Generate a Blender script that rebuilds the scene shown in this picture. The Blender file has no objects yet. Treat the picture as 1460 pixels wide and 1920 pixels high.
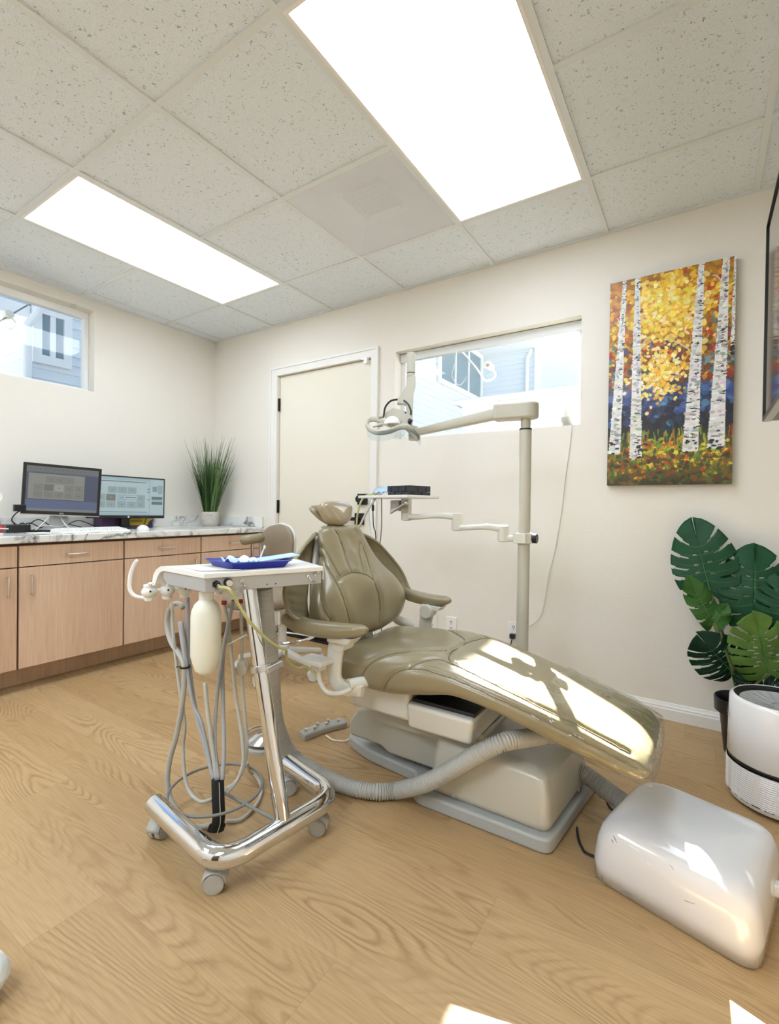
LIGHT_E, LIGHT_FILL, SKY_E, SUN_E, EXPO = 7.8, 18.0, 0.28, 150.0, 0.0
import bpy, bmesh, math, random
import numpy as np
from mathutils import Vector, Matrix
C = bpy.context.scene.collection
S = bpy.context.scene
PI = math.pi
rnd = random.Random(7)

# ---------------------------------------------------------------- camera
F_PX, YAW, PITCH, ROLL = 894.08, 0.5810, -0.0102, 0.0133
CAM = Vector((3.5962, -2.6633, 1.0057))
_cy, _sy, _cp, _sp = math.cos(YAW), math.sin(YAW), math.cos(PITCH), math.sin(PITCH)
FWD = Vector((-_sy*_cp, _cy*_cp, _sp)); _r = Vector((_cy, _sy, 0)); _u = _r.cross(FWD)
RGT = math.cos(ROLL)*_r + math.sin(ROLL)*_u
UPV = -math.sin(ROLL)*_r + math.cos(ROLL)*_u
def sight(u, v): return FWD + RGT*((u-730)/F_PX) - UPV*((v-960)/F_PX)
def at(axis, val, u, v):
    d = sight(u, v); return CAM + d*((val-CAM[axis])/d[axis])
def ay(u, v, y): return at(1, y, u, v)
def ax(u, v, x): return at(0, x, u, v)
def az(u, v, z=0.0): return at(2, z, u, v)

cam = bpy.data.cameras.new('camera'); cam.sensor_fit = 'VERTICAL'; cam.sensor_height = 36.0
cam.lens = F_PX/1920*36.0; cam.clip_start = 0.02
camo = bpy.data.objects.new('camera', cam); C.objects.link(camo)
camo.matrix_world = Matrix((( RGT.x, UPV.x, -FWD.x, CAM.x), (RGT.y, UPV.y, -FWD.y, CAM.y), (RGT.z, UPV.z, -FWD.z, CAM.z), (0,0,0,1)))
S.camera = camo

# ---------------------------------------------------------------- materials
def lin(c):
    c = c/255.0
    return c/12.92 if c <= .04045 else ((c+.055)/1.055)**2.4
def rgb(r, g, b): return (lin(r), lin(g), lin(b), 1.0)
def nd(t, kind, **kw):
    n = t.nodes.new(kind)
    for k, v in kw.items():
        if k.startswith('i_'):
            key = k[2:].replace('_', ' ')
            n.inputs[key].default_value = v
        else: setattr(n, k, v)
    return n
def mat(name, col, rough=.5, metal=0.0, coat=0.0, bump=0.0, bscale=200.0, spec=None, var=0.0, vscale=8.0, **kw):
    m = bpy.data.materials.new(name); m.use_nodes = True
    t = m.node_tree; b = t.nodes['Principled BSDF']
    b.inputs['Base Color'].default_value = col
    b.inputs['Roughness'].default_value = rough
    b.inputs['Metallic'].default_value = metal
    if coat: b.inputs['Coat Weight'].default_value = coat; b.inputs['Coat Roughness'].default_value = .08
    if spec is not None: b.inputs['Specular IOR Level'].default_value = spec
    for k, v in kw.items(): b.inputs[k.replace('_', ' ')].default_value = v
    tc = nd(t, 'ShaderNodeTexCoord')
    nz = nd(t, 'ShaderNodeTexNoise'); nz.inputs['Scale'].default_value = vscale; nz.inputs['Detail'].default_value = 3
    t.links.new(tc.outputs['Object'], nz.inputs['Vector'])
    if var:
        mx = nd(t, 'ShaderNodeMixRGB', blend_type='MULTIPLY'); mx.inputs[0].default_value = 1
        mx.inputs[1].default_value = col
        rp = nd(t, 'ShaderNodeMapRange'); rp.inputs['To Min'].default_value = 1-var; rp.inputs['To Max'].default_value = 1+var*.3
        rp.inputs['From Min'].default_value = .3; rp.inputs['From Max'].default_value = .7
        t.links.new(nz.outputs['Fac'], rp.inputs['Value']); t.links.new(rp.outputs['Result'], mx.inputs[2])
        t.links.new(mx.outputs[0], b.inputs['Base Color'])
    if bump:
        n2 = nd(t, 'ShaderNodeTexNoise'); n2.inputs['Scale'].default_value = bscale; n2.inputs['Detail'].default_value = 2
        t.links.new(tc.outputs['Object'], n2.inputs['Vector'])
        bp = nd(t, 'ShaderNodeBump'); bp.inputs['Strength'].default_value = bump; bp.inputs['Distance'].default_value = .002
        t.links.new(n2.outputs['Fac'], bp.inputs['Height']); t.links.new(bp.outputs['Normal'], b.inputs['Normal'])
    return m
def emit(name, col, strength, **k):
    m = mat(name, (.8, .8, .8, 1), .5); b = m.node_tree.nodes['Principled BSDF']
    b.inputs['Emission Color'].default_value = col; b.inputs['Emission Strength'].default_value = strength
    b.inputs['Base Color'].default_value = k.get('base', (.02, .02, .02, 1))
    return m

M = {}
M['wall'] = mat('wall_paint', rgb(236, 231, 221), .6, bump=.35, bscale=140)
M['white_trim'] = mat('white_trim_paint', rgb(238, 236, 230), .4)
M['door'] = mat('door_paint', rgb(236, 230, 214), .35, bump=.05, bscale=60)
M['sash'] = mat('window_vinyl', rgb(244, 244, 242), .35)
M['grid'] = mat('ceiling_grid_paint', rgb(222, 226, 226), .45)
M['black'] = mat('black_plastic', rgb(24, 24, 26), .35)
M['matte_black'] = mat('matte_black', rgb(18, 18, 19), .7)
M['hinge'] = mat('dark_bronze', rgb(52, 44, 38), .35, .8)
M['chrome'] = mat('chrome', (.74, .75, .77, 1), .06, 1.0)
M['steel'] = mat('brushed_steel', (.62, .61, .59, 1), .28, 1.0)
M['nickel'] = mat('nickel_handle', (.75, .72, .67, 1), .22, 1.0)
M['alu'] = mat('grey_painted_metal', rgb(172, 173, 173), .42, bump=.05, bscale=900)
M['white_plastic'] = mat('white_plastic', rgb(240, 240, 236), .3)
M['gloss_white'] = mat('gloss_white_plastic', rgb(235, 235, 236), .12, coat=.5)
M['beige_plastic'] = mat('beige_grey_enamel', rgb(190, 187, 173), .32, var=.04)
M['pale_plastic'] = mat('pale_grey_enamel', rgb(216, 215, 206), .3)
M['chair_body'] = mat('chair_body_enamel', rgb(182, 180, 168), .3, coat=.2, var=.05, vscale=3)
M['base_plate'] = mat('blue_grey_base_plastic', rgb(170, 174, 173), .38, var=.06)
M['leather'] = mat('olive_vinyl', rgb(139, 128, 99), .30, bump=.10, bscale=700, coat=.35)
M['seam'] = mat('olive_vinyl_piping', rgb(128, 115, 86), .35)
M['stool_vinyl'] = mat('brown_vinyl', rgb(140, 127, 107), .36, bump=.08, bscale=600)
M['hose'] = mat('grey_hose', rgb(176, 176, 170), .45)
M['tube_grey'] = mat('grey_tubing', rgb(186, 185, 177), .35)
M['tube_dark'] = mat('slate_tubing', rgb(165, 167, 170), .35)
M['tube_yellow'] = mat('yellow_green_tubing', rgb(206, 206, 140), .3, Transmission_Weight=.2)
M['red'] = mat('red_plastic', rgb(170, 40, 48), .4)
M['cable_black'] = mat('black_cable', rgb(28, 28, 30), .45)
M['cable_white'] = mat('white_cable', rgb(222, 222, 220), .45)
M['cable_grey'] = mat('grey_cable', rgb(130, 130, 126), .45)
M['paper'] = mat('paper', rgb(240, 236, 220), .8)

# ---------------------------------------------------------------- objects
ORG = {}
def tagit(o, label=None, cat=None, group=None, kind=None):
    if label: o['label'] = label
    if cat: o['category'] = cat
    if group: o['group'] = group
    if kind: o['kind'] = kind
    return o
def thing(name, label, cat, loc, group=None):
    o = bpy.data.objects.new(name, None); C.objects.link(o); o.location = loc; o.empty_display_size = .05
    ORG[o.name] = Vector(loc)
    return tagit(o, label, cat, group)

class MB:
    """collects geometry, then links it as ONE mesh object"""
    def __init__(s): s.v = []; s.f = []; s.mi = []; s.cur = 0
    def add(s, vs, fs):
        o = len(s.v); s.v += [tuple(v) for v in vs]
        for f in fs: s.f.append(tuple(i+o for i in f)); s.mi.append(s.cur)
    def box(s, x0, x1, y0, y1, z0, z1, M4=None):
        vs = [Vector((x, y, z)) for x in (x0, x1) for y in (y0, y1) for z in (z0, z1)]
        if M4 is not None: vs = [M4 @ v for v in vs]
        s.add(vs, [(0,1,3,2), (4,6,7,5), (0,4,5,1), (2,3,7,6), (0,2,6,4), (1,5,7,3)])
    def hexa(s, bot, top):
        """8-corner block: bottom ring and top ring (4 points each, counter-clockwise from above)"""
        s.prism_pts(bot, top)
    def prism_pts(s, bot, top):
        n = len(bot); vs = list(bot)+list(top)
        fs = [tuple(range(n-1, -1, -1)), tuple(range(n, 2*n))]
        fs += [(i, (i+1) % n, n+(i+1) % n, n+i) for i in range(n)]
        s.add(vs, fs)
    def loft(s, rings, cap=True, closed_ring=True, closed_path=False):
        n = len(rings[0]); vs = [p for r in rings for p in r]; fs = []
        m = len(rings)
        for i in range(m if closed_path else m-1):
            j = (i+1) % m
            for k in range(n if closed_ring else n-1):
                l = (k+1) % n
                fs.append((i*n+k, i*n+l, j*n+l, j*n+k))
        if cap and closed_ring and not closed_path:
            fs.append(tuple(range(n-1, -1, -1))); fs.append(tuple((m-1)*n+k for k in range(n)))
        s.add(vs, fs)
    def tube(s, pts, r, seg=10, closed=False, cap=True):
        pts = [Vector(p) for p in pts]
        clean = [pts[0]]
        for p in pts[1:]:
            if (p-clean[-1]).length > 1e-6: clean.append(p)
        pts = clean; m = len(pts)
        rr = r if isinstance(r, (list, tuple)) else [r]*m
        tan = []
        for i in range(m):
            a = pts[(i-1) % m] if (closed or i > 0) else pts[i]
            b = pts[(i+1) % m] if (closed or i < m-1) else pts[i]
            tan.append((b-a).normalized())
        t0 = tan[0]; up = Vector((0, 0, 1)) if abs(t0.z) < .9 else Vector((1, 0, 0))
        nrm = (up - t0*up.dot(t0)).normalized()
        rings = []
        for i in range(m):
            t = tan[i]; nrm = (nrm - t*nrm.dot(t))
            nrm = nrm.normalized() if nrm.length > 1e-6 else t.orthogonal().normalized()
            bn = t.cross(nrm)
            rings.append([pts[i] + (nrm*math.cos(2*PI*k/seg) + bn*math.sin(2*PI*k/seg))*rr[min(i, len(rr)-1)] for k in range(seg)])
        s.loft(rings, cap=cap and not closed, closed_path=closed)
    def cyl(s, a, b, r, r2=None, seg=24):
        s.tube([a, b], [r, r if r2 is None else r2], seg)
    def lathe(s, prof, base=(0,0,0), axis=(0,0,1), seg=32, cap=True):
        """prof: (radius, height) pairs along the axis"""
        a = Vector(axis).normalized(); o = a.orthogonal().normalized(); p = a.cross(o); B = Vector(base)
        rings = [[B + a*h + (o*math.cos(2*PI*k/seg) + p*math.sin(2*PI*k/seg))*max(r, 1e-5) for k in range(seg)] for r, h in prof]
        s.loft(rings, cap=cap)
    def ball(s, c, r, seg=16, sc=(1,1,1)):
        c = Vector(c); n = seg//2
        rings = [[c + Vector((math.cos(2*PI*k/seg)*math.sin(PI*i/n)*r*sc[0], math.sin(2*PI*k/seg)*math.sin(PI*i/n)*r*sc[1], -math.cos(PI*i/n)*r*sc[2])) if 0 < i < n
                  else c + Vector((1e-5*math.cos(2*PI*k/seg), 1e-5*math.sin(2*PI*k/seg), (-1 if i == 0 else 1)*r*sc[2])) for k in range(seg)] for i in range(n+1)]
        s.loft(rings)
    def quad(s, a, b, c, d): s.add([a, b, c, d], [(0, 1, 2, 3)])
    def build(s, name, m, parent=None, org=None, smooth=True, angle=35, bevel=0.0, bseg=3, sub=0, solid=0.0, fixn=True):
        me = bpy.data.meshes.new(name)
        o = bpy.data.objects.new(name, me); C.objects.link(o)
        if parent is not None:
            base = ORG[parent.name]; o.parent = parent
            ORG[o.name] = base.copy()          # parts sit at their thing's origin, sub-parts too
            o.location = (0, 0, 0)
        else:
            base = Vector(org) if org is not None else Vector((0, 0, 0))
            ORG[o.name] = base; o.location = base
        me.from_pydata([tuple(Vector(v)-base) for v in s.v], [], s.f)
        for mm in (m if isinstance(m, (list, tuple)) else [m]): me.materials.append(mm)
        me.polygons.foreach_set('material_index', s.mi)
        if fixn:
            bm = bmesh.new(); bm.from_mesh(me); bmesh.ops.recalc_face_normals(bm, faces=bm.faces); bm.to_mesh(me); bm.free()
        if smooth:
            me.polygons.foreach_set('use_smooth', [True]*len(me.polygons))
            if angle < 180 and not bevel: me.set_sharp_from_angle(angle=math.radians(angle))
        me.update()
        if bevel:
            b = o.modifiers.new('bevel', 'BEVEL'); b.width = bevel; b.segments = bseg; b.limit_method = 'ANGLE'; b.angle_limit = math.radians(32)
            b.harden_normals = True
        if solid:
            b = o.modifiers.new('solid', 'SOLIDIFY'); b.thickness = solid; b.offset = 0
        if sub:
            b = o.modifiers.new('sub', 'SUBSURF'); b.levels = sub; b.render_levels = sub
        return o
def one(fn, name, m, parent=None, **k):
    b = MB(); fn(b); return b.build(name, m, parent, **k)
def box(name, m, ext, parent=None, bevel=.002, M4=None, **k):
    b = MB(); b.box(*ext, M4=M4); return b.build(name, m, parent, bevel=bevel, **k)
def spline(pts, n=8, closed=False):
    """Catmull-Rom through the points"""
    P = [Vector(p) for p in pts]; m = len(P); out = []
    rng = range(m) if closed else range(m-1)
    for i in rng:
        p0 = P[(i-1) % m] if (closed or i > 0) else P[0]*2-P[1]
        p1, p2 = P[i], P[(i+1) % m]
        p3 = P[(i+2) % m] if (closed or i < m-2) else P[-1]*2-P[-2]
        for k in range(n):
            t = k/n
            out.append(.5*((2*p1)+(-p0+p2)*t+(2*p0-5*p1+4*p2-p3)*t*t+(-p0+3*p1-3*p2+p3)*t**3))
    if not closed: out.append(P[-1])
    return out
def interp(x, xs, ys): return float(np.interp(x, xs, ys))
def smooth_interp(x, xs, ys):
    """smooth cubic (monotone tangents by finite difference)"""
    xs = list(xs); ys = list(ys); n = len(xs)
    if x <= xs[0]: return ys[0]
    if x >= xs[-1]: return ys[-1]
    i = max(k for k in range(n-1) if xs[k] <= x)
    h = xs[i+1]-xs[i]; t = (x-xs[i])/h
    def m(k):
        if k == 0: return (ys[1]-ys[0])/(xs[1]-xs[0])
        if k == n-1: return (ys[-1]-ys[-2])/(xs[-1]-xs[-2])
        return (ys[k+1]-ys[k-1])/(xs[k+1]-xs[k-1])
    return (2*t**3-3*t*t+1)*ys[i]+(t**3-2*t*t+t)*h*m(i)+(-2*t**3+3*t*t)*ys[i+1]+(t**3-t*t)*h*m(i+1)
def text_mesh(name, s, size, m, parent, M4, extrude=.0002, org=None):
    cu = bpy.data.curves.new(name, 'FONT'); cu.body = s; cu.size = size; cu.extrude = extrude; cu.align_x = 'CENTER'; cu.align_y = 'CENTER'
    tmp = bpy.data.objects.new('tmp_text', cu); C.objects.link(tmp)
    dg = bpy.context.evaluated_depsgraph_get()
    me = bpy.data.meshes.new_from_object(tmp.evaluated_get(dg))
    bpy.data.objects.remove(tmp)
    b = MB(); b.add([M4 @ v.co for v in me.vertices], [tuple(p.vertices) for p in me.polygons])
    return b.build(name, m, parent, smooth=False, fixn=False)
def frame4(o, ex, ey, ez=None):
    ex = Vector(ex).normalized(); ey = Vector(ey).normalized()
    ez = ex.cross(ey).normalized() if ez is None else Vector(ez).normalized()
    return Matrix(((ex.x, ey.x, ez.x, o[0]), (ex.y, ey.y, ez.y, o[1]), (ex.z, ey.z, ez.z, o[2]), (0, 0, 0, 1)))
# ================================================================= ROOM
RX, RY, RH = 4.10, -4.30, 2.4265          # right wall x, front wall y, ceiling height
WX0, WX1, WZ0, WZ1 = 1.877, 3.045, 1.457, 2.033      # back window
DX0, DX1, DZ = 0.784, 1.690, 2.027                    # door opening
LY0, LY1, LZ0, LZ1 = -2.35, -0.996, 1.789, 2.357     # left window
TH = .14
def struct(o): o['kind'] = 'structure'; return o
def wall_holes(name, to3, u0, u1, v0, v1, holes, m, depth):
    us = sorted({u0, u1, *[h[0] for h in holes], *[h[1] for h in holes]})
    vs = sorted({v0, v1, *[h[2] for h in holes], *[h[3] for h in holes]})
    b = MB()
    def inhole(u, v): return any(h[0] < u < h[1] and h[2] < v < h[3] for h in holes)
    for i in range(len(us)-1):
        for j in range(len(vs)-1):
            if inhole((us[i]+us[i+1])/2, (vs[j]+vs[j+1])/2): continue
            for d in (0, depth):
                b.quad(to3(us[i], vs[j], d), to3(us[i+1], vs[j], d), to3(us[i+1], vs[j+1], d), to3(us[i], vs[j+1], d))
    for h in holes:
        a, c, e, g = h
        for p, q in (((a, e), (c, e)), ((c, e), (c, g)), ((c, g), (a, g)), ((a, g), (a, e))):
            b.quad(to3(*p, 0), to3(*q, 0), to3(*q, depth), to3(*p, depth))
    return struct(b.build(name, m, smooth=False, fixn=False))
wall_holes('wall_back', lambda u, v, d: Vector((u, d, v)), -TH, RX+TH, -.05, RH+.3, [(WX0, WX1, WZ0, WZ1), (DX0, DX1, -.05, DZ)], M['wall'], TH)
wall_holes('wall_left', lambda u, v, d: Vector((-d, u, v)), RY-TH, 0, -.05, RH+.3, [(LY0, LY1, LZ0, LZ1)], M['wall'], TH)
b = MB(); b.box(RX, RX+TH, RY-TH, 0, -.05, RH+.3); struct(b.build('wall_right', M['wall'], smooth=False))
b = MB(); b.box(0, RX, RY-TH, RY, -.05, RH+.3); struct(b.build('wall_front', M['wall'], smooth=False))

# ---- floor: oak planks along x
def wood_floor():
    m = bpy.data.materials.new('oak_plank_floor'); m.use_nodes = True; t = m.node_tree; L = t.links.new
    b = t.nodes['Principled BSDF']
    tc = nd(t, 'ShaderNodeTexCoord'); sp = nd(t, 'ShaderNodeSeparateXYZ'); L(tc.outputs['Object'], sp.inputs[0])
    def math_(op, a, c=None, v=None):
        n = nd(t, 'ShaderNodeMath', operation=op)
        if isinstance(a, (int, float)): n.inputs[0].default_value = a
        else: L(a, n.inputs[0])
        if c is not None:
            if isinstance(c, (int, float)): n.inputs[1].default_value = c
            else: L(c, n.inputs[1])
        return n.outputs[0]
    W = .185; LEN = 1.25
    row = math_('FLOOR', math_('DIVIDE', sp.outputs['Y'], W))
    wn = nd(t, 'ShaderNodeTexWhiteNoise', noise_dimensions='1D'); L(row, wn.inputs['W'])
    xo = math_('ADD', sp.outputs['X'], math_('MULTIPLY', wn.outputs['Value'], LEN))
    colm = math_('FLOOR', math_('DIVIDE', xo, LEN))
    pid = math_('ADD', math_('MULTIPLY', row, 17.31), math_('MULTIPLY', colm, 5.77))
    wn2 = nd(t, 'ShaderNodeTexWhiteNoise', noise_dimensions='1D'); L(pid, wn2.inputs['W'])
    # grain: contour lines of stretched noise, one seed per plank
    cb = nd(t, 'ShaderNodeCombineXYZ'); L(math_('MULTIPLY', sp.outputs['X'], .85), cb.inputs[0]); L(math_('MULTIPLY', sp.outputs['Y'], 4.6), cb.inputs[1]); L(math_('MULTIPLY', pid, 1.37), cb.inputs[2])
    n1 = nd(t, 'ShaderNodeTexNoise'); n1.inputs['Scale'].default_value = 1.0; n1.inputs['Detail'].default_value = 1.2; n1.inputs['Roughness'].default_value = .35; n1.inputs['Distortion'].default_value = .35
    L(cb.outputs[0], n1.inputs['Vector'])
    cb3 = nd(t, 'ShaderNodeCombineXYZ'); L(math_('MULTIPLY', sp.outputs['X'], 22), cb3.inputs[0]); L(math_('MULTIPLY', sp.outputs['Y'], 60.0), cb3.inputs[1])
    nj = nd(t, 'ShaderNodeTexNoise'); nj.inputs['Scale'].default_value = 1.0; nj.inputs['Detail'].default_value = 2; L(cb3.outputs[0], nj.inputs['Vector'])
    ring = math_('FRACT', math_('ADD', math_('MULTIPLY', n1.outputs['Fac'], 50.0), math_('MULTIPLY', nj.outputs['Fac'], .55)))
    rr = nd(t, 'ShaderNodeValToRGB'); e = rr.color_ramp.elements
    e[0].position = 0; e[0].color = (0, 0, 0, 1); e[1].position = .30; e[1].color = (.85, .85, .85, 1)
    x = e.new(.72); x.color = (1, 1, 1, 1); x = e.new(1.0); x.color = (.15, .15, .15, 1)
    L(ring, rr.inputs[0])
    # fine pores
    cb2 = nd(t, 'ShaderNodeCombineXYZ'); L(math_('MULTIPLY', sp.outputs['X'], 9), cb2.inputs[0]); L(math_('MULTIPLY', sp.outputs['Y'], 240.0), cb2.inputs[1]); L(pid, cb2.inputs[2])
    n2 = nd(t, 'ShaderNodeTexNoise'); n2.inputs['Scale'].default_value = 1.0; n2.inputs['Detail'].default_value = 3; L(cb2.outputs[0], n2.inputs['Vector'])
    # large tone patches
    cb4 = nd(t, 'ShaderNodeCombineXYZ'); L(math_('MULTIPLY', sp.outputs['X'], 1.2), cb4.inputs[0]); L(math_('MULTIPLY', sp.outputs['Y'], 7.0), cb4.inputs[1]); L(pid, cb4.inputs[2])
    n4 = nd(t, 'ShaderNodeTexNoise'); n4.inputs['Scale'].default_value = 1.3; n4.inputs['Detail'].default_value = 3; L(cb4.outputs[0], n4.inputs['Vector'])
    base = nd(t, 'ShaderNodeMixRGB'); base.inputs[1].default_value = rgb(171, 140, 97); base.inputs[2].default_value = rgb(192, 163, 121)
    L(math_('ADD', math_('MULTIPLY', wn2.outputs['Value'], .55), math_('MULTIPLY', n4.outputs['Fac'], .45)), base.inputs[0])
    mx = nd(t, 'ShaderNodeMixRGB', blend_type='MULTIPLY'); L(base.outputs[0], mx.inputs[1])
    gr = nd(t, 'ShaderNodeMixRGB'); gr.inputs[1].default_value = (.58, .49, .40, 1); gr.inputs[2].default_value = (1, 1, 1, 1); L(rr.outputs[0], gr.inputs[0])
    L(gr.outputs[0], mx.inputs[2])
    amt = nd(t, 'ShaderNodeMapRange'); amt.inputs['From Min'].default_value = .40; amt.inputs['From Max'].default_value = .65; amt.inputs['To Min'].default_value = .08; amt.inputs['To Max'].default_value = .9
    L(n4.outputs['Fac'], amt.inputs['Value']); L(amt.outputs[0], mx.inputs[0])
    m2 = nd(t, 'ShaderNodeMixRGB', blend_type='MULTIPLY'); m2.inputs[0].default_value = 1; L(mx.outputs[0], m2.inputs[1])
    pr = nd(t, 'ShaderNodeMapRange'); pr.inputs['From Min'].default_value = .3; pr.inputs['From Max'].default_value = .7; pr.inputs['To Min'].default_value = .86; pr.inputs['To Max'].default_value = 1.06
    L(n2.outputs['Fac'], pr.inputs['Value']); L(pr.outputs[0], m2.inputs[2])
    # plank joints
    fy = math_('FRACT', math_('DIVIDE', sp.outputs['Y'], W)); fx = math_('FRACT', math_('DIVIDE', xo, LEN))
    jy = math_('LESS_THAN', math_('ABSOLUTE', math_('SUBTRACT', fy, .5)), .4945); jx = math_('LESS_THAN', math_('ABSOLUTE', math_('SUBTRACT', fx, .5)), .4992)
    j = math_('MULTIPLY', jy, jx)
    m3 = nd(t, 'ShaderNodeMixRGB', blend_type='MULTIPLY'); m3.inputs[0].default_value = 1; L(m2.outputs[0], m3.inputs[1])
    jm = nd(t, 'ShaderNodeMapRange'); jm.inputs['To Min'].default_value = .86; L(j, jm.inputs['Value']); L(jm.outputs[0], m3.inputs[2])
    L(m3.outputs[0], b.inputs['Base Color'])
    b.inputs['Roughness'].default_value = .42; b.inputs['Specular IOR Level'].default_value = .35
    bp = nd(t, 'ShaderNodeBump'); bp.inputs['Strength'].default_value = .12; bp.inputs['Distance'].default_value = .001
    L(math_('ADD', rr.outputs[0], n2.outputs['Fac']), bp.inputs['Height']); L(bp.outputs[0], b.inputs['Normal'])
    return m
M['floor'] = wood_floor()
b = MB(); b.box(-TH, RX+TH, RY-TH, TH, -.06, 0); struct(b.build('floor', M['floor'], smooth=False))

# ---- suspended ceiling
def tile_mat():
    m = mat('fissured_ceiling_tile', rgb(222, 220, 210), .9); t = m.node_tree; L = t.links.new; b = t.nodes['Principled BSDF']
    tc = nd(t, 'ShaderNodeTexCoord')
    n1 = nd(t, 'ShaderNodeTexNoise'); n1.inputs['Scale'].default_value = 85; n1.inputs['Detail'].default_value = 1.5; n1.inputs['Distortion'].default_value = 1.2
    L(tc.outputs['Object'], n1.inputs['Vector'])
    r = nd(t, 'ShaderNodeValToRGB'); e = r.color_ramp.elements; e[0].position = .275; e[0].color = (.50, .48, .44, 1); e[1].position = .36; e[1].color = (1, 1, 1, 1)
    L(n1.outputs['Fac'], r.inputs[0])
    n2 = nd(t, 'ShaderNodeTexNoise'); n2.inputs['Scale'].default_value = 300; n2.inputs['Detail'].default_value = 1; L(tc.outputs['Object'], n2.inputs['Vector'])
    r2 = nd(t, 'ShaderNodeMapRange'); r2.inputs['From Min'].default_value = .35; r2.inputs['From Max'].default_value = .6; r2.inputs['To Min'].default_value = .88; r2.inputs['To Max'].default_value = 1.0
    L(n2.outputs['Fac'], r2.inputs['Value'])
    mm = nd(t, 'ShaderNodeMixRGB', blend_type='MULTIPLY'); mm.inputs[0].default_value = 1; L(r.outputs[0], mm.inputs[1]); L(r2.outputs[0], mm.inputs[2])
    m2 = nd(t, 'ShaderNodeMixRGB', blend_type='MULTIPLY'); m2.inputs[0].default_value = 1; m2.inputs[1].default_value = rgb(232, 239, 244); L(mm.outputs[0], m2.inputs[2])
    L(m2.outputs[0], b.inputs['Base Color'])
    bp = nd(t, 'ShaderNodeBump'); bp.inputs['Strength'].default_value = .5; bp.inputs['Distance'].default_value = .003; L(mm.outputs[0], bp.inputs['Height']); L(bp.outputs[0], b.inputs['Normal'])
    return m
M['tile'] = tile_mat()
G = .6096; GX, GY = .722, -.4775
xs = [GX+G*k for k in range(-1, 6)]; ys = [GY-G*k for k in range(0, 7)]
xe = [0]+xs+[RX]; ye = [0]+ys+[RY]
LIGHTS = [(1, 1), (1, 2), (4, 1), (4, 2)]    # (column starting at xs index, row) below
light_cells = {(xs[1], ys[0]), (xs[1], ys[1]), (xs[4], ys[0]), (xs[4], ys[1])}
vent_cell = (xs[3], ys[0])
skip = light_cells | {vent_cell} | {(xs[1], ys[4]), (xs[1], ys[5]), (xs[4], ys[4]), (xs[4], ys[5])}
b = MB()
for i in range(len(xe)-1):
    for k in range(len(ye)-1):
        if (xe[i], ye[k]) in skip: continue
        b.box(xe[i]+.001, xe[i+1]-.001, ye[k+1]+.001, ye[k]-.001, RH+.004, RH+.02)
ceil = struct(b.build('ceiling', M['tile'], smooth=False))
b = MB(); b.box(-TH, RX+TH, RY-TH, TH, RH+.26, RH+.32); struct(b.build('ceiling_deck', M['wall'], smooth=False))
b = MB(); gw = .012
for x in xs: b.box(x-gw, x+gw, RY, 0, RH-.003, RH+.0035)
for y in ys:
    for i in range(len(xe)-1):
        if (xe[i], y) in ((xs[1], ys[1]), (xs[4], ys[1]), (xs[1], ys[5]), (xs[4], ys[5])): continue     # inside a 2x4 light
        b.box(xe[i]+gw*.5, xe[i+1]-gw*.5, y-gw, y+gw, RH-.0025, RH+.0035)
b.box(0, RX, -.02, 0, RH-.004, RH+.0035); b.box(0, .02, RY, 0, RH-.004, RH+.0035); b.box(RX-.02, RX, RY, 0, RH-.004, RH+.0035)
g = b.build('ceiling_grid', M['grid'], ceil, smooth=False)

M['diffuser'] = emit('lit_diffuser', (.90, 1.0, 1.12, 1), LIGHT_E)
M['fill_diffuser'] = emit('lit_fill_diffuser', (.90, 1.0, 1.12, 1), LIGHT_FILL)  # stronger glow for the added fill panels behind the camera
def ceiling_light(x, y, label, dm='diffuser'):
    t = thing('ceiling_light', label, 'ceiling light', (x+G/2, y-G, RH))
    b = MB()
    x0, x1, y0, y1 = x+gw, x+G-gw, y-2*G+gw, y-gw
    for e in ((x0, x0+.012, y0, y1), (x1-.012, x1, y0, y1), (x0+.0121, x1-.0121, y0, y0+.012), (x0+.0121, x1-.0121, y1-.012, y1)): b.box(*e, RH-.004, RH+.06)
    b.box(x0, x1, y0, y1, RH+.06, RH+.08)
    b.build('frame', M['white_trim'], t, smooth=False)
    b = MB(); b.box(x0+.012, x1-.012, y0+.012, y1-.012, RH+.002, RH+.012); b.build('diffuser', M[dm], t, smooth=False)
    return t
ceiling_light(xs[1], ys[0], 'lit ceiling panel over the cabinets and monitors, the one farther from the painting')
ceiling_light(xs[4], ys[0], 'large lit ceiling panel beside the air vent, above the dental chair')
ceiling_light(xs[1], ys[4], 'added unseen fill light panel in the ceiling behind the camera, cabinet side', 'fill_diffuser')  # unseen panels, added as fill to brighten the right side
ceiling_light(xs[4], ys[4], 'added unseen fill light panel in the ceiling behind the camera, chair side', 'fill_diffuser')

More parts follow.
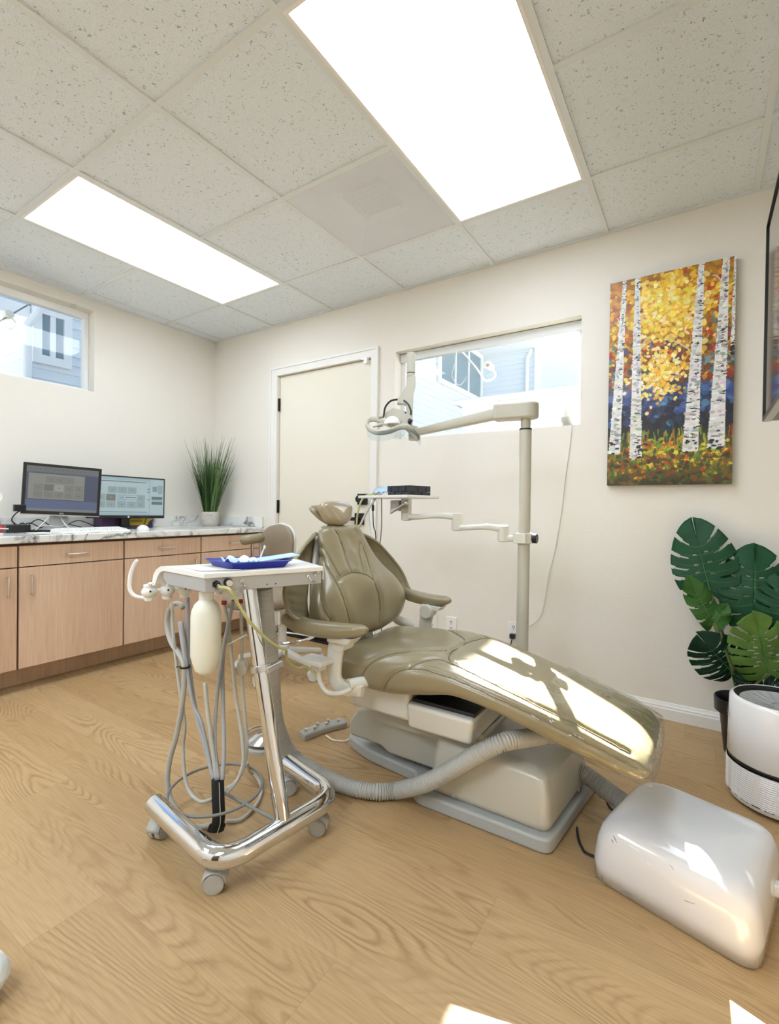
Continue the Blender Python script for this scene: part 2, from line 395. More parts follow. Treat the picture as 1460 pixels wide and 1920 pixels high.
# vent: translucent perforated lens with a register behind
def vent():
    x, y = vent_cell
    t = thing('ceiling_vent', 'grey perforated ceiling air vent panel next to the large light', 'vent', (x+G/2, y-G/2, RH))
    x0, x1, y0, y1 = x+gw, x+G-gw, y-G+gw, y-gw
    m = mat('perforated_vent_panel', rgb(246, 248, 252), .5); tr = m.node_tree; L = tr.links.new; pb = tr.nodes['Principled BSDF']
    tc = nd(tr, 'ShaderNodeTexCoord'); ck = nd(tr, 'ShaderNodeTexVoronoi'); ck.inputs['Scale'].default_value = 170; ck.inputs['Randomness'].default_value = 0
    L(tc.outputs['Object'], ck.inputs['Vector'])
    lt = nd(tr, 'ShaderNodeMath', operation='LESS_THAN'); lt.inputs[1].default_value = .42; L(ck.outputs['Distance'], lt.inputs[0])
    tb = nd(tr, 'ShaderNodeBsdfTransparent'); mx = nd(tr, 'ShaderNodeMixShader'); L(lt.outputs[0], mx.inputs[0]); L(pb.outputs[0], mx.inputs[1]); L(tb.outputs[0], mx.inputs[2])
    L(mx.outputs[0], tr.nodes['Material Output'].inputs['Surface'])
    b = MB(); b.box(x0, x1, y0, y1, RH, RH+.0015); b.build('perforated_panel', m, t, smooth=False)
    b = MB()
    cx, cy = x+G/2, y-G/2
    lo = [(x0, y0), (x1, y0), (x1, y1), (x0, y1)]; hi = [(cx-.20, cy-.20), (cx+.20, cy-.20), (cx+.20, cy+.20), (cx-.20, cy+.20)]
    for k in range(4):
        p, q = lo[k], lo[(k+1) % 4]; r, s_ = hi[(k+1) % 4], hi[k]
        b.quad((*p, RH+.002), (*q, RH+.002), (*r, RH+.09), (*s_, RH+.09))
    b.quad(*[(*h, RH+.09) for h in hi])
    b.build('plenum_box', M['sash'], t, smooth=False, fixn=False)
    b = MB()
    for k in range(7): b.box(cx-.10, cx+.10, cy-.10+k*.03, cy-.092+k*.03, RH+.05, RH+.075)
    for k in range(2): b.box(cx-.105+k*.2, cx-.098+k*.2, cy-.105, cy+.105, RH+.045, RH+.08)
    b.build('register', M['hose'], t, smooth=False)
vent()

# ---- windows
def glass_mat():
    m = bpy.data.materials.new('window_glass'); m.use_nodes = True; t = m.node_tree; t.nodes.remove(t.nodes['Principled BSDF'])
    tb = nd(t, 'ShaderNodeBsdfTransparent'); tb.inputs[0].default_value = (.96, .98, .98, 1)
    gl = nd(t, 'ShaderNodeBsdfGlossy'); gl.inputs['Roughness'].default_value = .02
    fr = nd(t, 'ShaderNodeLayerWeight'); fr.inputs[0].default_value = .5
    pw = nd(t, 'ShaderNodeMath', operation='POWER'); pw.inputs[1].default_value = 4.0; t.links.new(fr.outputs['Facing'], pw.inputs[0])
    ml = nd(t, 'ShaderNodeMath', operation='MULTIPLY_ADD'); ml.inputs[1].default_value = .6; ml.inputs[2].default_value = .03; t.links.new(pw.outputs[0], ml.inputs[0])
    mx = nd(t, 'ShaderNodeMixShader'); t.links.new(ml.outputs[0], mx.inputs[0]); t.links.new(tb.outputs[0], mx.inputs[1]); t.links.new(gl.outputs[0], mx.inputs[2])
    t.links.new(mx.outputs[0], t.nodes['Material Output'].inputs['Surface']); return m
M['glass'] = glass_mat()
# back window (frame set back in the wall)
b = MB(); fy0, fy1 = .085, .135; fw = .028
b.box(WX0, WX1, fy0, fy1, WZ0, WZ0+fw); b.box(WX0, WX1, fy0, fy1, WZ1-fw, WZ1)
b.box(WX0, WX0+fw, fy0, fy1, WZ0+fw+.0002, WZ1-fw-.0002); b.box(WX1-fw, WX1, fy0, fy1, WZ0+fw+.0002, WZ1-fw-.0002)
w2 = struct(b.build('window_2', M['sash'], org=((WX0+WX1)/2, .1, WZ0), bevel=.002))
b = MB(); b.box(WX0+.004, WX1-.004, .055, .083, WZ1-.055, WZ1-.004); b.build('head_rail', M['grid'], w2, bevel=.003)
b = MB(); b.box(WX0+fw, WX1-fw, .108, .112, WZ0+fw, WZ1-fw); b.build('pane', M['glass'], w2, smooth=False)
b = MB(); cx = 2.30
b.tube(spline([(cx, .05, WZ1-.03), (cx-.012, .05, WZ1-.12), (cx-.03, .05, WZ1-.20), (cx+.02, .052, WZ1-.265), (cx+.07, .05, WZ1-.22)], 8), .0025, 6)
tagit(b.build('blind_cord', M['cable_white'], org=(cx, .05, WZ1)), 'thin white cord hanging in a loop from the top of the window behind the chair', 'cord')
# left window
b = MB(); fx0, fx1 = -.135, -.085
b.box(fx0, fx1, LY0, LY1, LZ0, LZ0+fw); b.box(fx0, fx1, LY0, LY1, LZ1-fw*1.6, LZ1); b.box(fx0, fx1, LY0, LY0+fw, LZ0+fw+.0002, LZ1-fw*1.6-.0002); b.box(fx0, fx1, LY1-fw, LY1, LZ0+fw+.0002, LZ1-fw*1.6-.0002)
w1 = struct(b.build('window_1', M['sash'], org=(-.1, (LY0+LY1)/2, LZ0), bevel=.002))
b = MB(); b.box(-.112, -.108, LY0+fw, LY1-fw, LZ0+fw, LZ1-fw); b.build('pane', M['glass'], w1, smooth=False)
b = MB(); p = ax(138, 573, 0.0)
b.box(-.01, .004, p.y-.012, p.y+.012, p.z-.006, p.z+.008); b.tube(spline([(.002, p.y, p.z), (.012, p.y, p.z-.004), (.016, p.y-.012, p.z-.012), (.008, p.y-.02, p.z-.01)], 4), .003, 8)
tagit(b.build('curtain_hook', M['nickel'], org=p), 'small metal hook at the top corner of the high window over the monitors', 'hook')

# ---- door
b = MB(); b.box(DX0+.004, DX1-.004, .018, .06, .012, DZ-.004)
d1 = struct(b.build('door_1', M['door'], org=((DX0+DX1)/2, .03, 0), bevel=.002))
for z in (1.80, 1.00, .22):
    b = MB(); b.cyl((DX0+.001, .004, z-.05), (DX0+.001, .004, z+.05), .007, seg=10); b.box(DX0-.012, DX0+.012, .003, .012, z-.05, z+.05); b.build('hinge', M['hinge'], d1)
pl = ay(678, 936, .0); ph = ay(672, 973, .0)
b = MB(); b.box(pl.x-.038, pl.x+.038, -.002, .019, pl.z-.038, pl.z+.038); b.cyl((pl.x-.012, -.002, pl.z), (pl.x-.012, -.028, pl.z), .026, .024, 20); b.build('deadbolt', M['matte_black'], d1, bevel=.001)
b = MB(); b.box(ph.x-.036, ph.x+.036, .0, .019, ph.z-.04, ph.z+.04); b.cyl((ph.x, 0, ph.z), (ph.x, -.045, ph.z), .012, seg=14)
b.box(ph.x-.135, ph.x+.012, -.056, -.042, ph.z-.012, ph.z+.012); b.build('door_handle', M['matte_black'], d1, bevel=.0015)
b = MB(); b.box(DX0+.01, DX1-.01, .008, .02, .012, .06); b.build('door_sweep', M['matte_black'], d1)
b = MB()
b.box(DX0, DX0+.004, .06, .13, 0, DZ); b.box(DX1-.004, DX1, .06, .13, 0, DZ); b.box(DX0+.0041, DX1-.0041, .06, .13, DZ-.004, DZ)
b.box(DX0+.005, DX1-.005, .10, .129, 0, DZ-.005)
struct(b.build('trim_2', M['white_trim'], smooth=False))
b = MB()
for x0, x1, z0, z1 in ((.722, DX0, 0, 2.077), (DX1, 1.730, 0, 2.077), (DX0+.0002, DX1-.0002, DZ, 2.077)):
    b.box(x0, x1, -.014, 0, z0, z1)
b.box(.703, .7219, -.02, 0, 0, 2.0769); b.box(1.7301, 1.748, -.02, 0, 0, 2.0769); b.box(.703, 1.748, -.02, 0, 2.0771, 2.093)
struct(b.build('trim_1', M['white_trim'], smooth=False))
b = MB(); b.box(DX0, DX1, -.02, .13, 0, .010); struct(b.build('trim_3', M['matte_black'], bevel=.002))
ps = ay(690, 677, 0)
b = MB(); b.box(ps.x-.014, ps.x+.014, -.034, -.014, ps.z-.026, ps.z+.016); b.box(ps.x-.040, ps.x-.010, -.03, -.016, ps.z+.006, ps.z+.016)
tagit(b.build('door_sensor', M['white_plastic'], org=ps, bevel=.002), 'small white sensor at the top corner of the door frame', 'sensor')

# ---- unseen dark door added behind the camera, for dark reflections in the chrome
b = MB(); b.box(2.55, 3.47, RY, RY+.045, 0, 2.04); d2 = struct(b.build('added_dark_door', mat('dark_reflected_panel', rgb(74, 54, 42), .4), org=(3.0, RY, 0), bevel=.003))
b = MB(); b.cyl((2.62, RY+.045, 1.0), (2.62, RY+.09, 1.0), .012, seg=14); b.box(2.61, 2.74, RY+.08, RY+.095, .988, 1.012); b.build('door_handle', M['steel'], d2, bevel=.002)
# ---- baseboards
def baseboard(name, p0, p1, nrm):
    p0, p1, n = Vector(p0), Vector(p1), Vector(nrm)
    prof = [(0, 0), (.014, 0), (.014, .05), (.011, .056), (.011, .062), (.006, .070), (.004, .078), (0, .08)]
    b = MB(); b.loft([[p + n*d + Vector((0, 0, z)) for d, z in prof] for p in (p0, p1)])
    return struct(b.build(name, M['white_trim'], angle=25))
baseboard('baseboard_back', (1.748, 0, 0), (RX, 0, 0), (0, -1, 0))
baseboard('baseboard_right', (RX, 0, 0), (RX, RY, 0), (-1, 0, 0))

# ---- outlets
def outlet(x, z, label, holes):
    t = thing('wall_outlet', label, 'outlet', (x, 0, z))
    box('cover_plate', M['white_plastic'], (x-.036, x+.036, -.006, 0, z-.058, z+.058), t, .002)
    for dz in holes:
        b = MB(); b.box(x-.006, x-.003, -.0068, -.0058, z+dz-.004, z+dz+.008); b.box(x+.003, x+.006, -.0068, -.0058, z+dz-.004, z+dz+.008)
        b.lathe([(.003, 0), (.003, .001)], (x, -.0058, z+dz-.011), (0, -1, 0), 8)
        b.build('socket', M['black'], t, smooth=False)
po = ay(810, 1165, 0); outlet(po.x, po.z, 'white duplex outlet on the wall, the one closer to the door', (.024, -.024))
po = ay(846, 1174, 0); outlet(po.x, po.z, 'white wall jack plate right of the duplex outlet, two small ports', (.026, -.012))
pp = ay(963, 1185, 0); outlet(pp.x, pp.z, 'white wall outlet half hidden by the lamp pole, cords plugged in', (.03,))
b = MB(); b.box(pp.x-.014, pp.x+.014, -.034, -.007, pp.z-.032, pp.z-.006); b.tube(spline([(pp.x, -.03, pp.z-.03), (pp.x-.004, -.035, pp.z-.06), (pp.x-.014, -.03, pp.z-.09), (pp.x-.02, -.02, pp.z-.15), (pp.x-.02, -.02, .01)], 6), .003, 8)
tagit(b.build('power_plug', M['black'], org=(pp.x, 0, pp.z-.02), bevel=.002), 'black power plug in the outlet behind the lamp pole', 'plug')

# ---- light
S.world = bpy.data.worlds.new('sky'); S.world.use_nodes = True; wt = S.world.node_tree
bg = wt.nodes['Background']
sky = nd(wt, 'ShaderNodeTexSky', sky_type='NISHITA'); sky.sun_disc = False
SUN = Vector((.52, -1, -1.018)).normalized()
sky.sun_elevation = math.asin(-SUN.z); sky.sun_rotation = math.atan2(-SUN.x, -SUN.y)
wt.links.new(sky.outputs[0], bg.inputs['Color']); bg.inputs['Strength'].default_value = SKY_E
su = bpy.data.lights.new('sun', 'SUN'); su.energy = SUN_E; su.angle = math.radians(.6); su.color = (1, .97, .92)
so = bpy.data.objects.new('sun', su); C.objects.link(so); so.rotation_euler = SUN.to_track_quat('-Z', 'Y').to_euler(); so.location = (1, 4, 6)
S.view_settings.view_transform = 'Standard'; S.view_settings.look = 'None'; S.view_settings.gamma = 1; S.view_settings.exposure = EXPO
S.view_settings.use_curve_mapping = False
cy_ = S.cycles
cy_.use_denoising = True; cy_.max_bounces = 10; cy_.diffuse_bounces = 5; cy_.glossy_bounces = 5; cy_.transparent_max_bounces = 16; cy_.transmission_bounces = 8
cy_.caustics_reflective = False; cy_.caustics_refractive = False; cy_.sample_clamp_indirect = 6
# ================================================================= CABINETS AND COUNTER
def laminate():
    m = mat('maple_laminate', rgb(205, 170, 143), .42); t = m.node_tree; L = t.links.new; b = t.nodes['Principled BSDF']
    tc = nd(t, 'ShaderNodeTexCoord'); mp = nd(t, 'ShaderNodeMapping'); mp.inputs['Scale'].default_value = (120, 120, 5); L(tc.outputs['Object'], mp.inputs[0])
    n = nd(t, 'ShaderNodeTexNoise'); n.inputs['Scale'].default_value = 1; n.inputs['Detail'].default_value = 3; L(mp.outputs[0], n.inputs['Vector'])
    mp2 = nd(t, 'ShaderNodeMapping'); mp2.inputs['Scale'].default_value = (9, 9, .7); L(tc.outputs['Object'], mp2.inputs[0])
    n2 = nd(t, 'ShaderNodeTexNoise'); n2.inputs['Scale'].default_value = 1; n2.inputs['Detail'].default_value = 2; L(mp2.outputs[0], n2.inputs['Vector'])
    a = nd(t, 'ShaderNodeMath', operation='ADD'); L(n.outputs['Fac'], a.inputs[0]); L(n2.outputs['Fac'], a.inputs[1])
    r = nd(t, 'ShaderNodeMapRange'); r.inputs['From Min'].default_value = .7; r.inputs['From Max'].default_value = 1.3; L(a.outputs[0], r.inputs['Value'])
    mx = nd(t, 'ShaderNodeMixRGB'); mx.inputs[1].default_value = rgb(204, 170, 142); mx.inputs[2].default_value = rgb(226, 196, 168); L(r.outputs[0], mx.inputs[0]); L(mx.outputs[0], b.inputs['Base Color'])
    return m
def marble():
    m = mat('white_marble_laminate', rgb(236, 236, 232), .18, coat=.2); t = m.node_tree; L = t.links.new; b = t.nodes['Principled BSDF']
    tc = nd(t, 'ShaderNodeTexCoord'); mp = nd(t, 'ShaderNodeMapping'); mp.inputs['Scale'].default_value = (2.7, 3.5, 3.1); mp.inputs['Rotation'].default_value = (.9, .2, .5); L(tc.outputs['Object'], mp.inputs[0])
    n = nd(t, 'ShaderNodeTexNoise'); n.inputs['Scale'].default_value = 1.3; n.inputs['Detail'].default_value = 6; n.inputs['Distortion'].default_value = .9; L(mp.outputs[0], n.inputs['Vector'])
    s_ = nd(t, 'ShaderNodeMath', operation='SUBTRACT'); s_.inputs[1].default_value = .5; L(n.outputs['Fac'], s_.inputs[0])
    ab = nd(t, 'ShaderNodeMath', operation='ABSOLUTE'); L(s_.outputs[0], ab.inputs[0])
    r = nd(t, 'ShaderNodeValToRGB'); e = r.color_ramp.elements; e[0].position = 0; e[0].color = rgb(92, 90, 92); e[1].position = .06; e[1].color = rgb(238, 238, 234)
    x = e.new(.018); x.color = rgb(200, 199, 197)
    L(ab.outputs[0], r.inputs[0])
    n2 = nd(t, 'ShaderNodeTexNoise'); n2.inputs['Scale'].default_value = 2.5; L(tc.outputs['Object'], n2.inputs['Vector'])
    r2 = nd(t, 'ShaderNodeMapRange'); r2.inputs['From Min'].default_value = .36; r2.inputs['From Max'].default_value = .52; L(n2.outputs['Fac'], r2.inputs['Value'])
    mx = nd(t, 'ShaderNodeMixRGB'); mx.inputs[1].default_value = rgb(238, 238, 234); L(r2.outputs[0], mx.inputs[0]); L(r.outputs[0], mx.inputs[2]); L(mx.outputs[0], b.inputs['Base Color'])
    return m
M['lam'] = laminate(); M['marble'] = marble(); M['lam_edge'] = mat('dark_laminate_edge', rgb(92, 66, 54), .5)
CX, CZ = .60, .83
def bar_pull(x, a, c, parent):
    """wire pull between points a and c on a front at x"""
    b = MB(); a, c = Vector(a), Vector(c); o = Vector((.024, 0, 0))
    b.tube(spline([a, a+o*.8, a+o+(c-a)*.06, c+o-(c-a)*.06, c+o*.8, c], 5), .0042, 10)
    return b.build('handle', M['nickel'], parent)
def cabinet(y0, y1, label, dh, vh):
    t = thing('base_cabinet', label, 'cabinet', (.3, (y0+y1)/2, 0), 'base cabinets under the marble counter')
    b = MB(); b.box(.02, CX-.02, y0+.001, y1-.001, .12, CZ-.042); b.build('carcass', M['lam_edge'], t, smooth=False)
    b = MB(); b.box(.02, .455, y0, y1, 0, .12); b.build('toe_kick', M['lam'], t, smooth=False)
    b = MB(); b.box(CX-.02, CX, y0+.005, y1-.005, .665, .775); d = b.build('drawer', M['lam'], t, bevel=.001)
    b = MB(); b.box(CX-.02, CX, y0+.005, y1-.005, .126, .659); e = b.build('door', M['lam'], t, bevel=.001)
    if dh: bar_pull(CX, (CX, dh[0], .717), (CX, dh[1], .717), d)
    if vh is not None: bar_pull(CX, (CX, vh, .517), (CX, vh, .615), e)
cabinet(-2.18, -1.641, 'wooden base cabinet at the left picture edge, its upright door handle at the side', (-1.96, -1.86), -1.688)
cabinet(-1.641, -1.093, 'wooden base cabinet with a wide drawer and door, directly under the monitors', (-1.413, -1.316), -1.585)
cabinet(-1.093, -.550, 'wooden base cabinet behind the white delivery cart tray, between two others', (-.867, -.764), -.60)
cabinet(-.550, -.012, 'wooden base cabinet in the corner behind the operator stool', (-.306, -.211), -.495)
b = MB(); b.box(.0, .63, -2.2, 0, CZ-.04, CZ); ct = b.build('countertop', M['marble'], org=(.3, -1.1, CZ-.04), bevel=.006)
tagit(ct, 'white marble pattern countertop running over the wooden cabinets', 'countertop')
b = MB(); b.box(.0, .02, -2.2, 0, CZ, CZ+.082); b.box(.02, .637, -.02, 0, CZ, CZ+.082); b.build('backsplash', M['marble'], ct, bevel=.003)

# ---- monitors
def screen_mat(name, col, s): return emit(name, col, s)
SC = {k: emit('screen_'+k, rgb(*c), .62) for k, c in dict(slate=(78, 86, 110), blue=(98, 110, 146), grey=(120, 122, 118), pane=(150, 152, 144), cell=(138, 139, 131), cell2=(118, 119, 112), lightcell=(168, 170, 160), ice=(176, 205, 212), ice2=(196, 220, 226), icecell=(166, 188, 190), icedark=(112, 130, 130), dark=(40, 42, 46), bar=(130, 136, 138), icebar=(140, 170, 174)).items()}
M['screen_off'] = mat('screen_black', rgb(20, 20, 22), .2)
def draw_screen(parent, fr, W, H, spec):
    """flat user-interface rectangles: (u0, u1, v0, v1, key), fractions from the lower left"""
    keys = []; b = MB(); z = .0
    for (u0, u1, v0, v1, k) in spec:
        if k not in keys: keys.append(k)
        b.cur = keys.index(k); z += .00012
        q = [fr @ Vector(((u-.5)*W, (v-.5)*H, z)) for u, v in ((u0, v0), (u1, v0), (u1, v1), (u0, v1))]
        b.quad(*q)
    return b.build('screen', [SC[k] for k in keys], parent, smooth=False, fixn=False)
def monitor(label, c, yaw, roll, W, H, bez, bot, spec, stand, logo, chin):
    t = thing('computer_monitor', label, 'monitor', (c[0]-.05, c[1], CZ))
    n = Vector((math.cos(yaw), math.sin(yaw), 0)); ex = Vector((-math.sin(yaw), math.cos(yaw), 0)); ez = Vector((0, 0, 1))
    exr = ex*math.cos(roll)+ez*math.sin(roll); ezr = ez*math.cos(roll)-ex*math.sin(roll)
    fr = frame4(c, exr, ezr, n)
    b = MB(); b.box(-W/2, W/2, -H/2, H/2, -.03, 0, fr); b.box(-W*.3, W*.3, -H*.3, H*.3, -.05, -.03, fr)
    b.build('housing', M['black'], t, bevel=.003)
    w, h = W-2*bez, H-bez-bot
    fs = fr @ Matrix.Translation((0, (bot-bez)/2, .0006))
    draw_screen(t, fs, w, h, spec)
    if chin: b = MB(); b.box(-W/2, W/2, -H/2-.004, -H/2+.002, -.028, .002, fr); b.build('lower_trim', M['steel'], t)
    lw, lh, tx = logo
    if tx: text_mesh('logo', tx, lh, M['white_plastic'], t, fr @ Matrix.Translation((0, -H/2+bot*.5, .0008)))
    else:
        b = MB(); b.cyl(fr @ Vector((.0, -H/2+bot*.5, 0)), fr @ Vector((.0, -H/2+bot*.5, .001)), lh, seg=20); b.build('logo', M['white_plastic'], t)
        text_mesh('logo_letters', 'hp', lh*1.3, M['black'], t, fr @ Matrix.Translation((0, -H/2+bot*.5, .0014)))
    zb = fr @ Vector((0, -H/2, -.03))
    b = MB(); x, y = c[0]-.05, c[1]
    if stand == 'pale':
        b.prism_pts([(x-.02, y-.05, CZ), (x+.02, y-.05, CZ), (x+.02, y+.05, CZ), (x-.02, y+.05, CZ)], [(x-.02, y-.035, c[2]), (x, y-.035, c[2]), (x, y+.035, c[2]), (x-.02, y+.035, c[2])])
        b.build('stand_neck', M['alu'], t, bevel=.004)
        box('stand_foot', M['alu'], (x-.09, x+.1, y-.11, y+.11, CZ, CZ+.014), t, .004)
    else:
        b.box(x-.015, x+.012, y-.03, y+.03, CZ, c[2]); b.build('stand_neck', M['black'], t, bevel=.004)
        box('stand_foot', M['black'], (x-.09, x+.09, y-.12, y+.12, CZ, CZ+.012), t, .004)
    return t
cells1 = [(0, 1, 0, 1, 'blue'), (0, 1, .0, .06, 'bar'), (0, 1, .25, .40, 'slate'), (0, 1, .38, .86, 'slate'), (0, 1, .88, 1, 'grey'), (.03, .80, .27, .84, 'pane')]
for k, (u, v, c) in enumerate([(.26, .64, 'cell'), (.39, .64, 'cell'), (.52, .64, 'cell'), (.10, .46, 'cell'), (.24, .46, 'cell2'), (.38, .46, 'lightcell'), (.52, .46, 'cell'), (.66, .46, 'cell'), (.10, .30, 'cell'), (.24, .30, 'cell'), (.38, .30, 'cell'), (.52, .30, 'cell'), (.66, .30, 'cell')]):
    cells1.append((u, u+.125, v, v+.145, c)); cells1.append((u+.05, u+.075, v+.06, v+.085, 'cell2'))
for k in range(14): cells1.append((.05+k*.062, .06+k*.062, .93, .955, 'slate'))
monitor('smaller squarer monitor with a dark blue desktop, silver strip along its lower edge', (.275, -1.300, 1.083), -.28, -.045, .405, .310, .017, .022, cells1, 'pale', (.04, .011, 'DELL'), True)
cells2 = [(0, 1, 0, 1, 'ice'), (.02, .78, .06, .93, 'ice2'), (.04, .74, .885, .90, 'dark'), (.80, .99, .02, .97, 'ice2'), (.82, .98, .30, .52, 'icedark'), (.82, .98, .38, .44, 'ice'), (.755, .79, .42, .44, 'icedark'), (.755, .79, .62, .66, 'icebar'), (.755, .79, .70, .74, 'icebar'), (.83, .90, .66, .80, 'icebar'), (.91, .98, .60, .84, 'icecell')]
for (u, v, c) in [(.22, .58, 'icecell'), (.35, .58, 'icecell'), (.48, .58, 'icecell'), (.07, .38, 'icecell'), (.20, .38, 'cell'), (.34, .38, 'ice'), (.60, .38, 'icecell'), (.07, .20, 'icecell'), (.20, .20, 'icecell'), (.34, .20, 'icecell'), (.47, .20, 'icecell'), (.60, .20, 'icecell')]:
    cells2.append((u, u+.12, v, v+.17, c)); cells2.append((u+.045, u+.075, v+.07, v+.10, 'icebar'))
cells2 += [(.42, .62, .42, .54, 'icebar'), (.425, .615, .43, .53, 'ice2'), (.44, .60, .47, .49, 'icedark'), (.04, .75, .08, .10, 'icebar')]
monitor('wider monitor with a pale blue screen, lower and right of the smaller one', (.25, -.880, 1.050), .0, -.012, .53, .292, .010, .020, cells2, 'dark', (.02, .007, ''), False)

# ---- things on the counter
def at_counter(u, x): p = ax(u, 990, x); return p.y
def rounded(b, x0, x1, y0, y1, z0, z1): b.box(x0, x1, y0, y1, z0, z1)
yk0, yk1 = at_counter(103, .50), at_counter(234, .50)
kb = thing('keyboard', 'white computer keyboard lying at the counter edge under the monitors', 'keyboard', (.5, (yk0+yk1)/2, CZ))
b = MB(); b.prism_pts([(.43, yk0, CZ), (.57, yk0, CZ), (.57, yk1, CZ), (.43, yk1, CZ)], [(.435, yk0+.004, CZ+.024), (.567, yk0+.004, CZ+.012), (.567, yk1-.004, CZ+.012), (.435, yk1-.004, CZ+.024)]); b.build('keyboard_tray', M['white_plastic'], kb, bevel=.003)
for r in range(5):
    nk = 15
    b = MB(); x = .446+r*.024
    for k in range(nk):
        y = yk0+.014+(yk1-yk0-.028)*k/nk; z = CZ+.023-r*.0021
        b.box(x, x+.018, y+.0015, y+(yk1-yk0-.028)/nk-.0015, z-.004, z+.005)
    b.build('key_row', M['white_plastic'], kb, bevel=.0015, bseg=1)
ym = at_counter(268, .47)
b = MB(); b.ball((.47, ym, CZ+.001), 1, 18, (.055, .033, .034)); b.v = [(x, y, max(z, CZ+.0005)) for x, y, z in b.v]
ms = b.build('computer_mouse', M['white_plastic'], org=(.47, ym, CZ), angle=60); tagit(ms, 'white computer mouse beside the keyboard', 'mouse')
yp = at_counter(285, .33)
pb_ = MB(); pb_.box(.30, .44, yp-.2, yp+.02, CZ, CZ+.0006); tagit(pb_.build('mouse_pad', M['alu'], org=(.37, yp-.1, CZ), smooth=False), 'thin grey mat on the counter behind the mouse', 'mat')
# carton of gloves
y0, y1 = at_counter(203, .17)-.04, at_counter(286, .17)
gb = thing('carton', 'small purple and yellow printed carton under the wider monitor', 'box', (.12, (y0+y1)/2, CZ))
M['purple'] = mat('purple_card', rgb(86, 52, 98), .5); M['yellow'] = mat('yellow_card', rgb(214, 184, 40), .5); M['navy'] = mat('navy_card', rgb(50, 52, 110), .5); M['olive'] = mat('olive_ink', rgb(120, 104, 30), .6)
box('carton_body', M['purple'], (.05, .17, y0, y1, CZ, CZ+.105), gb, .002)
zc = CZ; xf = .1706
b = MB(); yy = lambda f: y0+(y1-y0)*f
b.add([(xf, yy(.42), zc+.035), (xf, yy(.55), zc+.02), (xf, yy(.9), zc+.02), (xf, yy(1), zc+.06), (xf, yy(1), zc+.09), (xf, yy(.58), zc+.082)], [(0, 1, 2, 3, 4, 5)])
b.build('print_panel', M['yellow'], gb, smooth=False, fixn=False)
b = MB(); b.add([(xf+.0004, yy(.86), zc+.002), (xf+.0004, yy(1), zc+.002), (xf+.0004, yy(1), zc+.062), (xf+.0004, yy(.93), zc+.05)], [(0, 1, 2, 3)]); b.build('print_corner', M['navy'], gb, smooth=False, fixn=False)
b = MB(); b.add([(xf+.0006, yy(.80), zc+.02), (xf+.0006, yy(.83), zc+.02), (xf+.0006, yy(.905), zc+.1), (xf+.0006, yy(.875), zc+.1)], [(0, 1, 2, 3)])
for k in range(11): b.box(xf, xf+.0006, yy(.55+k*.021), yy(.55+k*.021+.013), zc+.044, zc+.060)
b.box(xf, xf+.0006, yy(.6), yy(.71), zc+.070, zc+.075)
b.build('print_lettering', M['olive'], gb, smooth=False, fixn=False)
# docking box, tablet pads, red pouch, white gadget
yd0, yd1 = at_counter(12, .3), at_counter(58, .3)
box_ = box('docking_box', M['black'], (.16, .30, yd0, yd1, CZ, CZ+.045), None, .004, org=(.23, (yd0+yd1)/2, CZ)); tagit(box_, 'small black electronics box on the counter left of the monitors', 'electronics box')
yt = at_counter(80, .34)
b = MB(); b.box(.24, .34, yt-.06, yt+.06, CZ, CZ+.012); tagit(b.build('notepad', M['matte_black'], org=(.29, yt, CZ), bevel=.002), 'black flat pad lying beside the black electronics box', 'pad')
b = MB(); b.box(.36, .46, yt-.09, yt+.0, CZ, CZ+.002); tagit(b.build('paper_sheet', M['paper'], org=(.4, yt, CZ), smooth=False), 'small pale paper slip lying in front of the black flat pad', 'paper')
yr = at_counter(2, .40)
b = MB()
for k in range(6): b.ball((.40+rnd.uniform(-.03, .03), yr-.035+rnd.uniform(-.035, .03), CZ+.028+rnd.uniform(0, .016)), .03, 12, (1.1, 1.2, .8))
b.v = [(x, y, max(z, CZ)) for x, y, z in b.v]
rp = b.build('pouch', M['red'], org=(.4, yr, CZ), angle=180); tagit(rp, 'red cloth pouch at the left end of the counter', 'pouch')
b = MB(); b.tube(spline([(.44, yr+.02, CZ+.03), (.445, yr-.02, CZ+.033), (.44, yr-.07, CZ+.03)], 6), .003, 6); b.build('string', M['cable_white'], rp)
pw = ax(0, 935, .40)
wg = thing('ring_light', 'white ring shaped gadget cut by the left picture edge, left of the monitors', 'ring light', (.40, pw.y-.02, CZ))
b = MB(); cy0 = pw.y-.035; b.tube([(.40, cy0+.042*math.cos(a*PI/16), 1.03+.028*math.sin(a*PI/16)) for a in range(32)], .009, 10, closed=True); b.build('ring', M['white_plastic'], wg)
b = MB(); b.cyl((.385, cy0, 1.03), (.40, cy0, 1.03), .026, seg=20); b.build('lens', M['black'], wg)
b = MB(); b.cyl((.40, cy0, CZ), (.40, cy0, 1.0), .006, seg=10); b.lathe([(.05, 0), (.05, .006), (.01, .012)], (.40, cy0, CZ), seg=24); b.build('stand', M['white_plastic'], wg)
